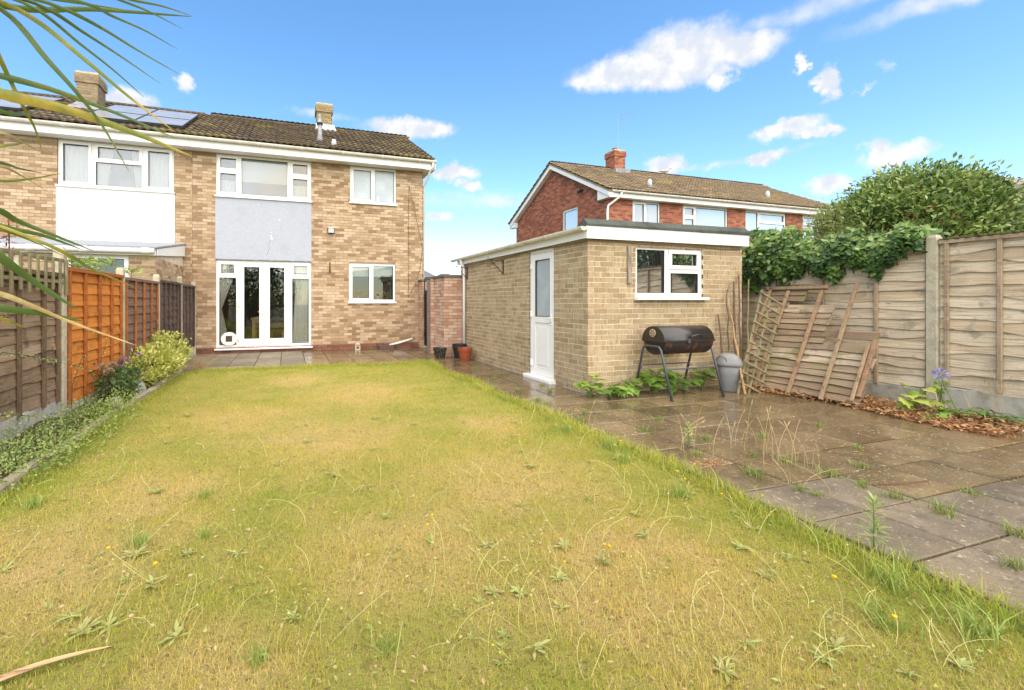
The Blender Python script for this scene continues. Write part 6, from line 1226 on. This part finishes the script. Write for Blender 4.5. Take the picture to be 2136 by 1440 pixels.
# ---- fan palm at the left, only its fronds reach the view
PALM_MAT = [M('palm_green', (.10, .155, .035), .4, [((7, 7, 7), (.20, .22, .04), .5, .7), (90, (.34, .30, .10), .62, .75, .6)], transl=.25), M('palm_yellowing', (.19, .22, .035), .4, [((6, 6, 6), (.46, .33, .05), .46, .62), (70, (.42, .22, .05), .6, .75, .6)], transl=.25), M('palm_brown', (.44, .30, .12), .7, [(9, (.58, .48, .20), .42, .6)], transl=.15)]
PALM = [
 ( (-0.71, 1.227, 1.984) , [
   ([(-0.62, 1.261, 1.973), (-0.446, 1.289, 2.015), (-0.239, 1.307, 2.049)], 0.0169, 0) ,
   ([(-0.617, 1.26, 1.962), (-0.537, 1.277, 1.868), (-0.491, 1.304, 1.812), (-0.463, 1.337, 1.77), (-0.395, 1.357, 1.64)], 0.0147, 0) ,
   ([(-0.581, 1.249, 1.962), (-0.454, 1.264, 1.872), (-0.381, 1.296, 1.816), (-0.279, 1.319, 1.744)], 0.0135, 1) ,
   ([(-0.537, 1.235, 1.96), (-0.473, 1.27, 1.917), (-0.417, 1.308, 1.882), (-0.359, 1.345, 1.837)], 0.009, 0) ,
   ([(-0.506, 1.225, 1.957), (-0.471, 1.269, 1.948), (-0.411, 1.306, 1.924), (-0.317, 1.332, 1.872)], 0.0102, 0) ,
   ([(-0.468, 1.212, 1.957), (-0.421, 1.253, 1.952), (-0.362, 1.29, 1.933), (-0.267, 1.315, 1.895)], 0.0102, 0) ,
   ([(-0.413, 1.195, 1.968), (-0.403, 1.247, 1.984), (-0.343, 1.284, 1.981), (-0.275, 1.318, 1.963)], 0.009, 0) ,
   ([(-0.413, 1.195, 2.006), (-0.381, 1.24, 2.02), (-0.335, 1.281, 2.029), (-0.26, 1.313, 2.015)], 0.009, 0) ,
   ([(-0.382, 1.185, 2.0), (-0.351, 1.231, 2.02), (-0.301, 1.27, 2.041), (-0.239, 1.307, 2.051)], 0.009, 0) ,
   ([(-0.558, 1.241, 1.995), (-0.502, 1.307, 2.033), (-0.407, 1.361, 2.067)], 0.0102, 0) ,
   ([(-0.651, 1.271, 1.919), (-0.64, 1.301, 1.868), (-0.637, 1.334, 1.835), (-0.622, 1.363, 1.779), (-0.617, 1.395, 1.749), (-0.611, 1.426, 1.686)], 0.0124, 1) ,
 ]),
 ( (-0.808, 1.312, 1.848) , [
   ([(-0.651, 1.324, 1.838), (-0.57, 1.354, 1.833), (-0.457, 1.373, 1.806), (-0.287, 1.375, 1.746)], 0.0177, 0) ,
   ([(-0.651, 1.324, 1.796), (-0.532, 1.341, 1.782), (-0.398, 1.354, 1.748), (-0.253, 1.364, 1.7)], 0.0296, 1) ,
   ([(-0.651, 1.324, 1.79), (-0.63, 1.401, 1.821), (-0.549, 1.459, 1.84)], 0.0106, 1) ,
   ([(-0.651, 1.324, 1.754), (-0.649, 1.491, 1.821)], 0.0142, 0) ,
 ]),
 ( (-0.788, 1.305, 1.623) , [
   ([(-0.651, 1.324, 1.67), (-0.653, 1.409, 1.705), (-0.658, 1.494, 1.746)], 0.0083, 1) ,
   ([(-0.651, 1.324, 1.702), (-0.653, 1.409, 1.713), (-0.633, 1.486, 1.703)], 0.0071, 2) ,
   ([(-0.651, 1.324, 1.588), (-0.618, 1.397, 1.616), (-0.583, 1.47, 1.654)], 0.0083, 1) ,
   ([(-0.651, 1.324, 1.623), (-0.642, 1.405, 1.619), (-0.615, 1.48, 1.595)], 0.0071, 2) ,
   ([(-0.651, 1.324, 1.631), (-0.653, 1.409, 1.641), (-0.637, 1.487, 1.652)], 0.0083, 0) ,
 ]),
 ( (-0.827, 1.37, 1.548) , [
   ([(-0.682, 1.386, 1.527), (-0.674, 1.44, 1.513), (-0.61, 1.475, 1.483), (-0.526, 1.504, 1.445)], 0.0173, 0) ,
   ([(-0.682, 1.386, 1.489), (-0.621, 1.451, 1.477), (-0.558, 1.514, 1.449)], 0.0148, 0) ,
   ([(-0.682, 1.386, 1.481), (-0.658, 1.463, 1.466), (-0.602, 1.529, 1.428)], 0.0074, 1) ,
   ([(-0.682, 1.386, 1.412), (-0.645, 1.459, 1.354), (-0.569, 1.518, 1.278)], 0.026, 0) ,
   ([(-0.511, 1.331, 1.413), (-0.499, 1.411, 1.388), (-0.415, 1.468, 1.342)], 0.0099, 1) ,
 ]),
 ( (-0.878, 1.439, 1.335) , [
   ([(-0.712, 1.449, 1.284), (-0.647, 1.512, 1.267), (-0.575, 1.573, 1.242)], 0.0232, 0) ,
   ([(-0.712, 1.449, 1.321), (-0.658, 1.487, 1.287), (-0.6, 1.525, 1.248), (-0.427, 1.525, 1.171)], 0.0155, 2) ,
   ([(-0.712, 1.449, 1.256), (-0.723, 1.536, 1.24), (-0.736, 1.624, 1.221)], 0.0116, 1) ,
 ]),
]

pm = thing('fan_palm', (-2.05, .95, 0), 'fan palm whose narrow green and yellowing leaves reach in from the left', 'palm')
m = MB(); m.tube([(-2.05, .95, -.05), (-2.03, .96, .6), (-2.05, .95, 1.25)], [.10, .09, .07], 12); put(m, 'trunk', M('palm_trunk', (.16, .11, .07), 1, [(20, (.09, .06, .04), .4, .7)], bump=(25, 1, .04)), pm)
for hub, ls in PALM:
    H = Vector(hub); B = Vector((-2.04, .95, 1.22)); m = MB(); m.tube([B, B.lerp(H, .5) + Vector((0, 0, .06)), H], [.016, .012, .008], 8); fr_ = put(m, 'frond_stalk', STEM, pm, True)
    for pts, w, ci in ls:
        Q = [H] + [Vector(p) for p in pts]; fine = []
        dl = [(Q[i + 1] - Q[i]).length for i in range(len(Q) - 1)]; T = []
        for i in range(len(Q)):                                          # smooth curve through unevenly spaced points
            if i == 0: T.append((Q[1] - Q[0]) / dl[0])
            elif i == len(Q) - 1: T.append((Q[-1] - Q[-2]) / dl[-1])
            else: T.append(((Q[i] - Q[i - 1]) / dl[i - 1] * dl[i] + (Q[i + 1] - Q[i]) / dl[i] * dl[i - 1]) / (dl[i - 1] + dl[i]))
        for i in range(len(Q) - 1):
            for j in range(6): q = j / 6; fine.append(Q[i] * (2 * q ** 3 - 3 * q * q + 1) + T[i] * dl[i] * (q ** 3 - 2 * q * q + q) + Q[i + 1] * (3 * q * q - 2 * q ** 3) + T[i + 1] * dl[i] * (q ** 3 - q * q))
        fine.append(Q[-1]); V = []; n = len(fine) - 1
        for i, p in enumerate(fine):
            q = i / n; tg = (fine[min(i + 1, n)] - fine[max(i - 1, 0)]).normalized(); sd_ = tg.cross(Vector((-.5, .8, .2)) + H * .0).normalized(); ww = w * .54 * min(1, .35 + q * 2.2) * max(.06, (1 - q) ** .55); nn = sd_.cross(tg)
            V += [p + sd_ * ww, p - nn * ww * .35, p - sd_ * ww]
        m = MB(); m.add(V, [f for j in range(n) for f in ((j * 3, j * 3 + 1, j * 3 + 4, j * 3 + 3), (j * 3 + 1, j * 3 + 2, j * 3 + 5, j * 3 + 4))]); put(m, 'leaflet', PALM_MAT[ci], fr_, True)
# ---- trees at the bottom of the garden, behind the viewer: they show only as reflections in the panes
TRE = foliage('garden_tree_leaf', [(.03, .06, .015), (.06, .11, .025), (.10, .16, .04)], .2)
for i, (x, y, r_, hh, l) in enumerate(((-2.5, -9, 2.0, 2.6, 'leafy tree at the bottom of the garden, mirrored in the french doors'), (10.4, .6, 1.5, 3.0, 'leafy tree over the right fence, mirrored in the garage window'), (13.5, -3.0, 2.0, 3.4, 'taller leafy tree beyond the right fence, mirrored in the garage window'))):
    bush('garden_tree', [((x, y, hh), (r_, r_ * .9, hh * .75)), ((x + r_ * .7, y, hh * .8), (r_ * .8, r_ * .8, hh * .6))], 260, 24, .20, .11, TRE, l, 'tree', (x, y, 0), .7, .6, seed=20 + i)
